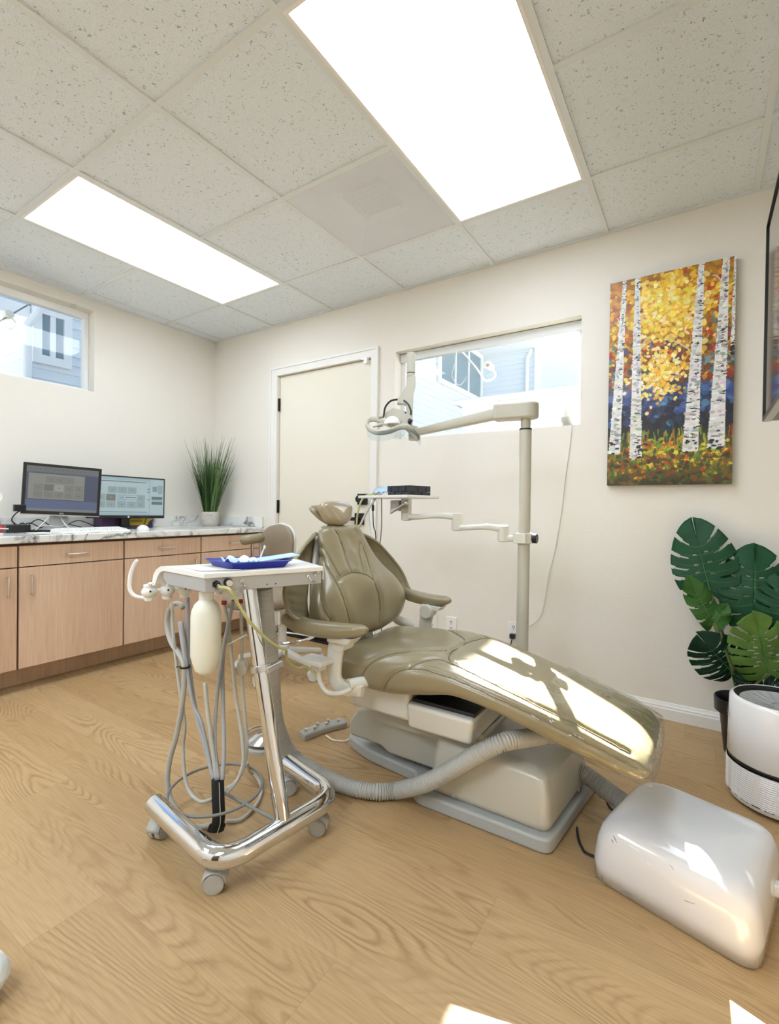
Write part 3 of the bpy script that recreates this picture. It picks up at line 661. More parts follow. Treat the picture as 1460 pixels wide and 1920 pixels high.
# cable tangle
def cable(name, pts, r, m, label, cat='cable', group=None, n=8):
    b = MB(); b.tube(spline(pts, n), r, 8); return tagit(b.build(name, m, org=pts[0]), label, cat, group)
yA, yB = at_counter(50, .22), at_counter(160, .22)
def cyx(u, x=.22): return at_counter(u, x)
cable('power_adapter_cable', [(.20, cyx(45, .2), .965), (.20, cyx(30, .2), .94), (.2, cyx(22, .2), .90), (.2, cyx(33, .2), .87), (.19, cyx(45, .2), CZ+.05), (.15, cyx(60, .15), CZ+.004), (.1, cyx(100, .1), CZ+.004)], .0035, M['cable_black'], 'black cable looping from the adapter down behind the black electronics box')
b = MB(); p = ax(37, 953, .22); b.box(.205, .23, p.y-.03, p.y+.03, p.z-.018, p.z+.022); tagit(b.build('power_adapter', M['black'], org=p, bevel=.003), 'small black adapter plugged into the side of the smaller monitor', 'adapter')
for k, (ua, ub, h) in enumerate([(28, 75, .05), (40, 95, .07), (60, 150, .045), (110, 175, .06)]):
    cable('monitor_cable', [(.12+.02*k, cyx(ua, .14), CZ+.004), (.16, cyx(ua+(ub-ua)*.3, .16), CZ+.004+h*.6), (.18, cyx(ua+(ub-ua)*.6, .18), CZ+h), (.15, cyx(ub, .15), CZ+h*.4), (.10, cyx(ub+8, .10), CZ+.004)], .003, M['cable_black'],
          'black cable in the tangle under the monitors', group='black cables under the monitors')
for k, pts in enumerate(([(.30, cyx(60, .3), CZ+.02), (.27, cyx(85, .27), CZ+.035), (.26, cyx(115, .26), CZ+.03), (.22, cyx(128, .22), CZ+.06), (.2, cyx(132, .2), CZ+.11)], [(.33, cyx(148, .33), CZ+.004), (.32, cyx(130, .32), CZ+.02), (.27, cyx(118, .27), CZ+.06), (.22, cyx(110, .22), CZ+.11)], [(.30, cyx(66, .3), CZ+.01), (.28, cyx(80, .28), CZ+.05), (.24, cyx(95, .24), CZ+.10)])):
    cable('white_cable', pts, .003, M['cable_white'], 'white cable in the tangle around the smaller monitor stand', group='white cables under the monitors')
# magazine by the pot
ypt = at_counter(393, .20)
yy0 = ypt+.05
b = MB(); b.prism_pts([(.22, yy0+.02, CZ), (.50, yy0-.02, CZ), (.52, yy0+.10, CZ), (.25, yy0+.12, CZ)], [(.22, yy0+.02, CZ+.006), (.50, yy0-.02, CZ+.006), (.52, yy0+.10, CZ+.006), (.25, yy0+.12, CZ+.006)])
tagit(b.build('booklet', M['alu'], org=(.38, yy0+.05, CZ), smooth=False), 'thin grey booklet lying beside the grass pot', 'booklet')
# ---- grass in a pot
gp = thing('potted_grass', 'tall artificial green grass in a grey ribbed pot in the counter corner', 'plant', (.2, ypt, CZ))
M['pot'] = mat('ribbed_stone_pot', rgb(196, 190, 180), .8, var=.15, vscale=60, bump=.4, bscale=120)
b = MB(); px, py_ = .2, ypt
rings = []
for r, h in [(.001, 0), (.055, 0), (.068, .02), (.074, .06), (.073, .09), (.066, .118), (.058, .118), (.058, .10), (.001, .10)]:
    rings.append([(px+math.cos(2*PI*k/72)*r*(1+(.018 if (k % 2 and r > .06) else 0)), py_+math.sin(2*PI*k/72)*r*(1+(.018 if (k % 2 and r > .06) else 0)), CZ+h) for k in range(72)])
b.loft(rings); b.build('pot', M['pot'], gp, angle=60)
dirp = Vector((CAM.x-px, CAM.y-py_, 0)).normalized(); side = Vector((-dirp.y, dirp.x, 0))
b = MB(); c = Vector((px, py_, CZ+.09))+dirp*.0715; b.box(-.022, .022, -.007, .007, -.002, .004, frame4(c, side, (0, 0, 1), dirp)); b.build('pot_label', M['alu'], gp, bevel=.001)
gm = [mat('grass_a', rgb(74, 104, 52), .5), mat('grass_b', rgb(100, 130, 72), .5), mat('grass_c', rgb(48, 72, 36), .5)]
b = MB(); rg = random.Random(3)
for k in range(330):
    b.cur = rg.choice([0, 0, 1, 2, 2])
    a = rg.uniform(0, 2*PI); r0 = rg.uniform(0, .05); root = Vector((px+math.cos(a)*r0, py_+math.sin(a)*r0, CZ+.10))
    h = rg.uniform(.30, .50) if rg.random() < .75 else rg.uniform(.48, .66)
    a2 = a+rg.uniform(-.7, .7); out = (.03+.13*rg.random()**1.3)*h/.45; bend = rg.uniform(0, 1)*(.05 if rg.random() < .9 else .16)
    d = Vector((math.cos(a2), math.sin(a2), 0)); w = rg.uniform(.0025, .0048); pw_ = []
    sd = Vector((-d.y, d.x, 0)); sd = (sd*math.cos(rg.uniform(-1, 1)) + d*.5).normalized()
    n = 7
    for i in range(n+1):
        t = i/n; p = root + d*(out*t + bend*t**3) + Vector((0, 0, h*t - bend*.9*t**3))
        p.x = max(p.x, .006); p.y = min(p.y, -.006)
        ww = w*(1-t**2)+.0004; pw_.append((p-sd*ww, p+sd*ww))
    vs = [q for pr in pw_ for q in pr]
    b.add(vs, [(2*i, 2*i+1, 2*i+3, 2*i+2) for i in range(n)])
o = b.build('grass_blades', gm, gp, fixn=False, angle=180)
b = MB(); b.tube(spline([(.05, ypt+.05, CZ+.30), (.08, ypt+.09, CZ+.26), (.10, ypt+.10, CZ+.18), (.06, ypt+.09, CZ+.10), (.03, ypt+.08, CZ+.09)], 6), .0018, 6)
tagit(b.build('thin_wire', M['cable_grey'], org=(.05, ypt+.05, CZ+.2)), 'thin grey wire arching behind the grass pot', 'wire')
# ================================================================= DENTAL CHAIR
from mathutils.bvhtree import BVHTree
YC = -1.09
chair = thing('dental_chair', 'olive vinyl reclining dental chair on a pale grey base', 'dental chair', (2.95, -1.05, 0))
def ssgn(c, e): return math.copysign(abs(c)**e, c)
def cast_seams(rings, seams, mirror, caps=True):
    """find where sight lines meet a lofted cushion, return 3-D seam curves lying on it"""
    n = len(rings[0]); vs = [p for r in rings for p in r]
    fs = [(i*n+k, i*n+(k+1) % n, (i+1)*n+(k+1) % n, (i+1)*n+k) for i in range(len(rings)-1) for k in range(n)]
    bv = BVHTree.FromPolygons([tuple(v) for v in vs], fs)
    out = []
    for s in seams:
        pts = []
        for q in spline([(u, v, 0) for u, v in s], 10):
            h = bv.ray_cast(CAM, sight(q.x, q.y).normalized())
            if h[0] is not None: pts.append(h[0])
        if len(pts) > 3:
            out.append(pts)
            if mirror: out.append([Vector((p.x, 2*YC-p.y, p.z)) for p in pts])
    return out
def cushion(name, rings, seams, m, parent, depth=.006, wid=.009, mirror=True, piping=.0016, org=None):
    sm = cast_seams(rings, seams, mirror)
    n = len(rings[0]); V = np.array([[p.x, p.y, p.z] for r in rings for p in r])
    b = MB(); b.loft(rings); o = None
    if sm:
        me = bpy.data.meshes.new('tmp'); me.from_pydata([tuple(v) for v in b.v], [], b.f)
        bm = bmesh.new(); bm.from_mesh(me); bmesh.ops.recalc_face_normals(bm, faces=bm.faces); bm.normal_update()
        N = np.array([tuple(v.normal) for v in bm.verts]); bm.free(); bpy.data.meshes.remove(me)
        P = np.array([tuple(p) for s in sm for p in spline(s[::2] if len(s) > 8 else s, 4)])
        dmin = np.full(len(V), 9.)
        for i in range(0, len(P), 200):
            d = np.sqrt(((V[:, None, :]-P[None, i:i+200, :])**2).sum(2)).min(1); dmin = np.minimum(dmin, d)
        V = V - N*(depth*np.exp(-(dmin/wid)**2))[:, None]
        b.v = [tuple(v) for v in V]
    o = b.build(name, m, parent, angle=180)
    if sm and piping:
        b = MB()
        tree = BVHTree.FromPolygons(b2v(V), [f for f in lofted_faces(n, len(rings))])
        for s in sm:
            pts = []
            for p in s:
                h = tree.find_nearest(p)
                pts.append(h[0] + (p-h[0])*.12)
            b.tube(pts, piping, 6)
        b.build('piping', M['seam'], o, angle=180)
    return o
def b2v(V): return [tuple(v) for v in V]
def lofted_faces(n, m): return [(i*n+k, i*n+(k+1) % n, (i+1)*n+(k+1) % n, (i+1)*n+k) for i in range(m-1) for k in range(n)]

# ---- seat and leg rest: one long cushion
sx  = [2.400, 2.48, 2.60, 2.72, 2.85, 2.95, 3.08, 3.20, 3.32, 3.42, 3.50]
szt = [.445, .485, .502, .512, .517, .503, .475, .447, .415, .385, .350]
szb = [.400, .365, .352, .352, .378, .400, .385, .352, .322, .300, .292]
shw = [.200, .235, .250, .252, .248, .240, .230, .222, .216, .212, .205]
rings = []
NS, NR = 170, 112
for i in range(NS):
    t = i/(NS-1); x = 2.400 + (3.495-2.400)*t
    zt = smooth_interp(x, sx, szt); zb = smooth_interp(x, sx, szb); hw = smooth_interp(x, sx, shw)
    e0 = min(1, (x-2.400)/.07); e1 = min(1, (3.495-x)/.05)
    k0 = math.sqrt(max(0, 1-(1-e0)**2))*.98+.02; k1 = math.sqrt(max(0, 1-(1-e1)**2))*.98+.02
    k = min(k0, k1); zm = (zt+zb)/2; th = (zt-zb)/2*k; hw = hw-.05*(1-k)
    ring = []
    for q in range(NR):
        a = 2*PI*q/NR; c, s_ = math.cos(a), math.sin(a)
        y = hw*ssgn(c, .62); z = th*ssgn(s_, .62)
        z += .008*math.exp(-((abs(y)-hw*.72)/.05)**2)*(1 if s_ > 0 else 0)*k - .006*math.exp(-(y/.07)**2)*(1 if s_ > 0 else 0)*k
        ring.append(Vector((x, YC+y, zm+z)))
    rings.append(ring)
seat_seams = [[(676, 1300), (675, 1278), (684, 1254), (701, 1237), (732, 1224), (780, 1218), (837, 1217)],
  [(722, 1309), (719, 1296), (725, 1278), (743, 1260), (765, 1253), (793, 1254), (826, 1263), (859, 1275), (960, 1321), (1060, 1371), (1130, 1408), (1195, 1440)],
  [(765, 1253), (780, 1243), (813, 1234), (846, 1241), (940, 1287), (1010, 1322), (1080, 1355), (1122, 1378), (1180, 1410)],
  [(846, 1241), (842, 1230), (848, 1218), (858, 1214)]]
seat_rings = rings
seat = cushion('seat_cushion', rings, seat_seams, M['leather'], chair, depth=.007, wid=.010)
# clear plastic sleeve over the foot end
def plastic_mat():
    m = bpy.data.materials.new('clear_plastic_sleeve'); m.use_nodes = True; t = m.node_tree; t.nodes.remove(t.nodes['Principled BSDF'])
    tb = nd(t, 'ShaderNodeBsdfTransparent'); tb.inputs[0].default_value = (.97, .97, .95, 1)
    gl = nd(t, 'ShaderNodeBsdfGlossy'); gl.inputs['Roughness'].default_value = .08
    mx = nd(t, 'ShaderNodeMixShader'); lw = nd(t, 'ShaderNodeLayerWeight'); lw.inputs[0].default_value = .35
    mr = nd(t, 'ShaderNodeMapRange'); mr.inputs['To Min'].default_value = .03; mr.inputs['To Max'].default_value = .45
    t.links.new(lw.outputs['Facing'], mr.inputs['Value']); t.links.new(mr.outputs[0], mx.inputs[0]); t.links.new(tb.outputs[0], mx.inputs[1]); t.links.new(gl.outputs[0], mx.inputs[2])
    tc = nd(t, 'ShaderNodeTexCoord'); mp = nd(t, 'ShaderNodeMapping'); mp.inputs['Scale'].default_value = (12, 30, 30); nz = nd(t, 'ShaderNodeTexNoise'); nz.inputs['Scale'].default_value = 1; nz.inputs['Distortion'].default_value = 1.2
    t.links.new(tc.outputs['Object'], mp.inputs[0]); t.links.new(mp.outputs[0], nz.inputs[0])
    bp = nd(t, 'ShaderNodeBump'); bp.inputs['Strength'].default_value = .5; bp.inputs['Distance'].default_value = .01; t.links.new(nz.outputs['Fac'], bp.inputs['Height']); t.links.new(bp.outputs[0], gl.inputs['Normal'])
    t.links.new(mx.outputs[0], t.nodes['Material Output'].inputs['Surface']); return m
M['clear'] = plastic_mat()
rg = random.Random(5); rr_ = []
for i in range(34):
    t = i/33; x = 3.20+.300*t
    xx = min(x, 3.46); zt = smooth_interp(xx, sx, szt)+.006; zb = smooth_interp(xx, sx, szb)-.004; hw = smooth_interp(xx, sx, shw)+.006
    if x > 3.46: zt -= (x-3.46)*.5; hw -= (x-3.46)*.15
    ring = []
    for q in range(60):
        a = 2*PI*q/60; c, s_ = math.cos(a), math.sin(a)
        w = .0025*math.sin(7*a+x*60)+.002*math.sin(13*a-x*35)
        ring.append(Vector((x, YC+(hw+w)*ssgn(c, .55), (zt+zb)/2+((zt-zb)/2+w)*ssgn(s_, .55))))
    rr_.append(ring)
b = MB(); b.loft(rr_, cap=False)
ctr = Vector((3.508, YC, .322)); last = rr_[-1]
b.loft([last, [p.lerp(ctr, .5)+Vector((.006, 0, 0)) for p in last], [p.lerp(ctr, .985)+Vector((.004, 0, 0)) for p in last]], cap=False)
tagit(b.build('plastic_sleeve', M['clear'], chair, angle=180), 'clear plastic sleeve over the foot end')

# ---- backrest
BT = Vector((2.305, YC, .925)); BB = Vector((2.465, YC, .490)); BU = (BT-BB).normalized(); BN = Vector((-BU.z, 0, BU.x)); BN = BN if BN.x > 0 else -BN
bz  = [0, .03, .09, .20, .32, .45, .58, .72, .86, .95, 1.0]
bhw = [.10, .17, .240, .288, .286, .250, .202, .166, .145, .132, .112]
bth = [.02, .045, .06, .068, .070, .066, .056, .047, .040, .034, .016]
rings = []; NB = 120
for i in range(NB):
    t = i/(NB-1); hw = smooth_interp(t, bz, bhw); th = smooth_interp(t, bz, bth)
    e = min(1, t/.05, (1-t)/.04); k = math.sqrt(max(0, 1-(1-e)**2))*.96+.04
    th *= k; hw = hw*(.9+.1*k)
    c0 = BB + BU*((BT-BB).length*t)
    ring = []
    for q in range(120):
        a = 2*PI*q/120; c, s_ = math.cos(a), math.sin(a)
        y = hw*ssgn(c, .85); d = th*ssgn(s_, .8)
        if s_ > 0:
            d += .030*math.exp(-((t-.42)/.17)**2)*math.exp(-(y/.10)**2)*k - .012*math.exp(-((t-.8)/.2)**2)*math.exp(-(y/.05)**2)*k
            d += .012*math.exp(-((abs(y)-.2)/.06)**2)*math.exp(-((t-.3)/.2)**2)*k
            d -= .055*(y/.3)**2*math.exp(-((t-.3)/.4)**2)*-.35
        else: d *= .6
        ring.append(c0 + Vector((0, y, 0)) + BN*d)
    rings.append(ring)
back_seams = [[(630, 992), (637, 1002), (646, 1027), (654.5, 1053.5), (661, 1069)],
 [(632, 1088.5), (642, 1079), (658.6, 1072.5), (675, 1071.6), (691.5, 1077), (702, 1086)],
 [(632, 1088), (642, 1111), (650, 1134), (657.6, 1162), (659, 1176)], [(702, 1086), (709, 1105), (714, 1125), (715, 1146), (713, 1168)],
 [(588, 1023), (601, 1024), (613, 1033), (624, 1051.5), (639, 1078)], [(588, 1037), (599, 1041), (609, 1053.5), (622, 1072), (632, 1088)],
 [(597, 1085), (599, 1099), (601, 1121), (609, 1142), (622, 1163)], [(676, 1019), (676, 1037), (679, 1053.5), (683, 1070)], [(683, 1025), (690, 1043), (695.6, 1064), (702, 1084)],
 [(592, 1000), (588, 1012), (588, 1030), (587, 1045), (585, 1075)]]
back = cushion('backrest', rings, back_seams, M['leather'], chair, depth=.008, wid=.011, mirror=False)
b = MB(); bk = lambda t, y, d: BB+BU*((BT-BB).length*t)+Vector((0, y, 0))+BN*d
b.loft([[bk(t, sy*w, -.035-dd) for sy, dd in ((-1, 0), (-.6, .02), (.6, .02), (1, 0))] for t, w in ((.05, .16), (.3, .25), (.6, .20), (.95, .11))], closed_ring=False, cap=False)
b.build('back_shell', M['chair_body'], chair, solid=.012)

# ---- wings that sweep from the shoulders down into the arm rests
def wing(sg):
    O = spline([(2.295, YC+sg*.13, .895), (2.325, YC+sg*.235, .850), (2.345, YC+sg*.315, .785), (2.372, YC+sg*.375, .715), (2.395, YC+sg*.392, .665), (2.420, YC+sg*.385, .625), (2.47, YC+sg*.352, .598)], 6)
    I = spline([(2.265, YC+sg*.08, .885), (2.280, YC+sg*.13, .83), (2.305, YC+sg*.17, .77), (2.330, YC+sg*.21, .70), (2.352, YC+sg*.24, .64), (2.375, YC+sg*.25, .59), (2.43, YC+sg*.27, .57)], 6)
    rows = []
    for k, (o_, i_) in enumerate(zip(O, I)):
        row = []
        for j in range(13):
            f = j/12; p = i_.lerp(o_, f); bul = math.sin(PI*f)
            p = p + Vector((-.022*bul + .0035*math.sin(k*1.9+f*5)*bul, 0, -.004*bul))
            row.append(p)
        rows.append(row)
    b = MB(); b.loft(rows, closed_ring=False, cap=False)
    w = b.build('wing', M['leather'], chair, angle=180, solid=.012)
    b = MB(); b.tube([p+Vector((.003, 0, 0)) for p in O], .0075, 10); b.build('edge_roll', M['leather'], w, angle=180)
    # pad
    yo = sg
    pts = [((2.385, YC+yo*.372, .612), .030, .022), ((2.44, YC+yo*.362, .594), .036, .026), ((2.52, YC+yo*.345, .588), .038, .026), ((2.60, YC+yo*.328, .590), .036, .025), ((2.655, YC+yo*.316, .597), .028, .020), ((2.682, YC+yo*.31, .600), .012, .009), ((2.686, YC+yo*.309, .600), .002, .002)]
    cs = spline([p[0] for p in pts], 6); ws = [interp(i/(len(cs)-1)*(len(pts)-1), range(len(pts)), [p[1] for p in pts]) for i in range(len(cs))]; hs = [interp(i/(len(cs)-1)*(len(pts)-1), range(len(pts)), [p[2] for p in pts]) for i in range(len(cs))]
    b = MB(); b.loft([[c+Vector((0, w_*ssgn(math.cos(2*PI*q/28), .8), h_*ssgn(math.sin(2*PI*q/28), .8))) for q in range(28)] for c, w_, h_ in zip(cs, ws, hs)])
    b.build('arm_pad', M['leather'], chair, angle=180)
wing(-1); wing(1)

# ---- head rest
b = MB(); hc = Vector((2.292, YC-.002, .975)); hu = Vector((-.30, 0, .954)).normalized(); hn = Vector((.954, 0, .30)).normalized()
rings = []
for i in range(28):
    t = -1+2*i/27; k = math.sqrt(max(0.0004, 1-abs(t)**3.4))
    hw = (.090+.024*t)*k
    ring = []
    for q in range(48):
        a = 2*PI*q/48; y = hw*ssgn(math.cos(a), .9); d = .040*k*ssgn(math.sin(a), .9)
        if math.sin(a) > 0: d += .016*(y/.1)**2*k-.004*k
        ring.append(hc+hu*(.056*t)+Vector((0, y, 0))+hn*d)
    rings.append(ring)
b.loft(rings); M['leather_wrapped'] = mat('wrapped_vinyl', rgb(160, 146, 120), .14, coat=.8, bump=.25, bscale=25)
hr = b.build('headrest', M['leather_wrapped'], chair, angle=180)
b = MB(); rings = []
for i in range(14):
    t = -1+2*i/13; k = math.sqrt(max(0.0004, 1-abs(t)**3.4))
    rings.append([hc+hu*(.054*t+.006)+Vector((0, (.088+.034*t)*k*ssgn(math.cos(2*PI*q/36), .8), 0))+hn*(-.040+.016*k*ssgn(math.sin(2*PI*q/36), .8)-.02*t) for q in range(36)])
b.loft(rings)
b.build('headrest_plate', M['leather'], chair, angle=180)
b = MB()
for dy in (-.03, .015): b.cyl((2.30, YC+dy, .90), (2.28, YC+dy, .95), .006, seg=10)
b.box(2.255, 2.268, YC-.03, YC+.03, .86, .97); b.build('headrest_post', M['steel'], chair)

# ---- arm brackets
def bracket(sg):
    pal = M['pale_plastic']
    y = YC+sg*.318
    path = spline([(2.575, y, .568), (2.562, y, .52), (2.555, y, .46), (2.56, y+sg*-.002, .415), (2.59, y-sg*.012, .385), (2.64, y-sg*.05, .378)], 6)
    b = MB(); rings = []
    for i, p in enumerate(path):
        tn = (path[min(i+1, len(path)-1)]-path[max(i-1, 0)]).normalized(); nx = Vector((tn.z, 0, -tn.x)).normalized()
        w = interp(i, [0, 8, 20, len(path)], [.036, .030, .026, .018])
        rings.append([p+nx*w*ssgn(math.cos(2*PI*q/20), .5)+Vector((0, .011*ssgn(math.sin(2*PI*q/20), .5), 0)) for q in range(20)])
    b.loft(rings); b.build('arm_bracket', pal, chair, angle=60)
    b = MB(); b.cyl((2.578, y-sg*.045, .545), (2.578, y+sg*.014, .545), .030, seg=28); b.prism_pts([(2.545, y-.03, .55), (2.63, y-.03, .55), (2.63, y+.03, .55), (2.545, y+.03, .55)], [(2.545, y-.03, .572), (2.65, y-.03, .572), (2.65, y+.03, .572), (2.545, y+.03, .572)]); b.build('arm_pivot', pal, chair, bevel=.003)
    b = MB(); b.tube(spline([(2.50, y-sg*.02, .47), (2.46, y-sg*.08, .50), (2.45, y-sg*.12, .54)] if sg > 0 else [(2.60, y+.02, .40), (2.62, y+.06, .40), (2.64, y+.10, .40)], 6), .02, 14); b.build('arm_link', pal, chair)
    return y
bracket(1); yb = bracket(-1)
b = MB(); b.tube(spline([(2.515, yb-.035, .478), (2.518, yb-.036, .44), (2.525, yb-.034, .405), (2.555, yb-.03, .380), (2.60, yb-.02, .385), (2.63, yb, .400)], 8), .0085, 12)
b.box(2.50, 2.535, yb-.055, yb-.015, .452, .475); hk = b.build('instrument_hook', M['pale_plastic'], chair, bevel=.002)
b = MB(); b.box(2.455, 2.56, yb-.075, yb-.005, .475, .490); b.build('instrument_ledge', M['pale_plastic'], chair, bevel=.003)
b = MB(); b.prism_pts([(2.40, YC-.03, .34), (2.52, YC-.03, .34), (2.52, YC+.03, .34), (2.40, YC+.03, .34)], [(2.41, YC-.025, .60), (2.44, YC-.025, .60), (2.44, YC+.025, .60), (2.41, YC+.025, .60)]); b.build('back_support', M['alu'], chair, bevel=.006)

# ---- under-structure
b = MB(); y0, y1 = -1.262, -.918
b.prism_pts([(2.52, y0, .268), (2.765, y0, .268), (2.765, y1, .268), (2.52, y1, .268)], [(2.50, y0-.01, .385), (2.765, y0-.01, .385), (2.765, y1+.01, .385), (2.50, y1+.01, .385)])
b.prism_pts([(2.76, y0, .250), (2.995, y0, .250), (2.995, y1, .250), (2.76, y1, .250)], [(2.76, y0-.014, .338), (3.005, y0-.014, .338), (3.005, y1+.014, .338), (2.76, y1+.014, .338)])
b.build('seat_pan', M['pale_plastic'], chair, bevel=.014, bseg=4)
b = MB(); b.box(2.77, 3.0, y0+.015, y1-.015, .335, .350); b.build('pan_lid', M['black'], chair, bevel=.004)
b = MB(); b.box(2.56, 2.98, YC-.10, YC+.10, .20, .30); b.build('lift_arm', M['chair_body'], chair, smooth=False)
def prism_y(poly, y0, y1, b):
    n = len(poly); vs = [(x, y0, z) for x, z in poly]+[(x, y1, z) for x, z in poly]
    b.add(vs, [tuple(range(n)), tuple(range(2*n-1, n-1, -1))]+[(i, n+i, n+(i+1) % n, (i+1) % n) for i in range(n)])
b = MB(); prism_y([(2.435, .095), (2.43, .150), (2.47, .208), (2.56, .246), (3.00, .248), (3.00, .075), (2.62, .075), (2.58, .095)], -1.165, -.90, b); b.build('lift_cover', M['chair_body'], chair, bevel=.014, bseg=4)
b = MB()
lv = [(.045, 0, 0), (.13, .006, .004), (.20, .022, .016), (.235, .045, .032)]
def ringcov(z, i, zr): 
    x0, x1, xr = 2.835, 3.235, 3.275
    return [Vector((x0+i*.3, -1.243+i, z)), Vector((x1-i*.7, -1.243+i, z-zr)), Vector((xr-i*.9, -.855-i, z-zr)), Vector((x0+i*.3, -.855-i, z))]
b.loft([ringcov(.042, 0, 0), ringcov(.09, .004, .0), ringcov(.15, .012, .008), ringcov(.205, .024, .018), ringcov(.242, .048, .034)])
b.build('base_cover', M['chair_body'], chair, bevel=.030, bseg=5)
for x, y, z in ((2.93, -1.244, .062), (3.262, -.97, .06), (3.268, -.93, .09)):
    b = MB(); b.lathe([(.006, 0), (.006, .002), (.004, .003)], (x, y, z), (0 if y < -1.2 else 1, -1 if y < -1.2 else -.1, 0), 12)
    b.build('screw', M['steel'], chair)
def plate(poly, z0, z1, bev, name, m, par):
    b = MB(); b.prism_pts([(x, y, z0) for x, y in poly], [(x, y, z1) for x, y in poly]); return b.build(name, m, par, bevel=bev, bseg=4)
def round_poly(poly, r, n=5):
    out = []; m = len(poly)
    for i in range(m):
        p, a, c = Vector(poly[i]), Vector(poly[i-1]), Vector(poly[(i+1) % m])
        d1, d2 = (a-p), (c-p); k = min(r, d1.length*.45, d2.length*.45)
        p1, p2 = p+d1.normalized()*k, p+d2.normalized()*k
        for j in range(n+1):
            t = j/n; q = p1.lerp(p, t).lerp(p.lerp(p2, t), t); out.append((q.x, q.y))
    return out
plate(round_poly([(2.36, -.94), (2.36, -1.085), (2.50, -1.135), (2.74, -1.16), (2.79, -1.268), (3.245, -1.262), (3.295, -.82), (2.79, -.82), (2.74, -.92)], .035), 0, .046, .010, 'base_plate', M['base_plate'], chair)
# ================================================================= DELIVERY CART
cart = thing('delivery_cart', 'white topped instrument cart with a chrome post and chrome floor frame', 'cart', (2.5, -1.70, 0))
HF = Vector((2.425, -1.824, 0)); E1 = Vector((.404, .915, 0)).normalized(); E2 = Vector((-E1.y, E1.x, 0)); UZ = Vector((0, 0, 1))
HW, HZ0, HZ1, HD = .359, .756, .800, .250
SL = Vector((-.995, .09, 0))
def hp(f, d, z): return (HF + SL*d).lerp(HF + E1*HW + E2*d, f) + UZ*z
def on_plane(p0, n, u, v):
    d = sight(u, v); return CAM + d*((p0-CAM).dot(n)/d.dot(n))
M['caster'] = mat('grey_caster_plastic', rgb(176, 176, 170), .4)
# base tube
bp = round_poly([(2.222, -1.846), (2.590, -1.893), (2.648, -1.508), (2.385, -1.452)], .085, 8)
path = [Vector((2.222, -1.846, .095))]+[Vector((x, y, .095)) for x, y in bp[9:27]]+[Vector((2.385, -1.452, .095))]
b = MB(); b.tube(path, .029, 28); b.build('base_frame', M['chrome'], cart)
def caster(pos, yaw, par, m, r=.026):
    x, y = pos; d = Vector((math.cos(yaw), math.sin(yaw), 0)); s = Vector((-d.y, d.x, 0)); c = Vector((x, y, r))
    b = MB(); b.cyl((x, y, r*1.2), (x, y, .075), .007, seg=12)
    rings = []
    for k in range(13):
        a = PI*k/12*.95
        rings.append([c+d*(math.cos(a)*(r+.004))+UZ*(math.sin(a)*(r+.004))+s*w for w in (-.022, .022)])
    b.loft(rings, closed_ring=False, cap=False)
    hood = b.build('caster', m, par, solid=.003)
    b = MB()
    b.cyl(c-s*.022, c-s*.005, r, seg=28); b.cyl(c+s*.005, c+s*.022, r, seg=28)
    b.cyl(c-s*.024, c-s*.0215, r*.86, seg=28); b.cyl(c+s*.0215, c+s*.024, r*.86, seg=28); b.cyl(c-s*.01, c+s*.01, .006, seg=10)
    b.build('wheel', m, hood, angle=40)
for p, yw in (((2.545, -1.872), .75), ((2.622, -1.556), .5), ((2.240, -1.842), 1.9), ((2.400, -1.462), .9)): caster(p, yw, cart, M['caster'])
# post
pb, pt = Vector((2.613, -1.697, .11)), Vector((2.452, -1.690, .757))
b = MB(); b.tube([pb, pb.lerp(pt, .5), pt], .0225, 28); b.build('post', M['chrome'], cart)
pc = pb.lerp(pt, .64); ax_ = (pt-pb).normalized()
b = MB(); b.cyl(pc-ax_*.010, pc+ax_*.010, .030, seg=28); b.box(-.006, .006, -.008, .050, -.009, .009, frame4(pc+Vector((.028, .004, .0)), (1, 0, 0), (.1, 1, .15))); b.build('clamp_collar', M['steel'], cart, bevel=.002)
b = MB(); b.cyl((2.612, -1.695, .055), (2.612, -1.695, .075), .008, seg=10); b.build('base_bolt', M['steel'], cart)
# head
b = MB(); vs0 = [(0, HZ0), (HD-.035, HZ0), (HD-.012, HZ0+.012), (HD-.004, HZ1-.012), (HD-.03, HZ1), (0, HZ1)]
n = len(vs0); b.add([hp(0, d, z) for d, z in vs0]+[hp(1, d, z) for d, z in vs0], [tuple(range(n)), tuple(range(2*n-1, n-1, -1))]+[(i, (i+1) % n, n+(i+1) % n, n+i) for i in range(n)])
b.build('control_head', M['alu'], cart, bevel=.003)
prof = [(-.004, HZ1-.003), (-.004, HZ1+.011), (.21, HZ1+.013), (.25, HZ1+.010), (.278, HZ1-.002), (.296, HZ1-.022), (.304, HZ1-.048), (.282, HZ1-.050), (.268, HZ1-.026), (.252, HZ1-.010), (.23, HZ1-.003)]
b = MB(); b.loft([[hp(f, d, z) for d, z in prof] for f in (-.012, 1.012)]); b.build('work_top', M['white_plastic'], cart, bevel=.0015)
b = MB(); b.box(-.001, .001, .012, HZ1-HZ0, -.2, 0.004, frame4(hp(1.012, 0, HZ0), E1, UZ)); b.build('side_lip', M['white_plastic'], cart, smooth=False)
NF = -E2
def face(f, z): return HF + E1*(f*HW) + UZ*z
def toggle(f, z, up):
    b = MB(); p = face(f, z); b.cyl(p, p+NF*.004, .006, .0055, 14); t_ = b.build('toggle_switch', M['steel'], cart)
    b = MB(); q = p+NF*.024+UZ*up+E1*.004; b.tube([p+NF*.003, q], [.0022, .0032], 10); b.ball(q, .0033, 8); b.build('lever', M['chrome'], t_)
toggle(.285, .783, -.011); toggle(.865, .783, -.011); toggle(.935, .787, .008)
b = MB(); p = face(.175, .782); b.cyl(p, p+NF*.008, .0125, seg=24); b.build('knob_ring', M['black'], cart)
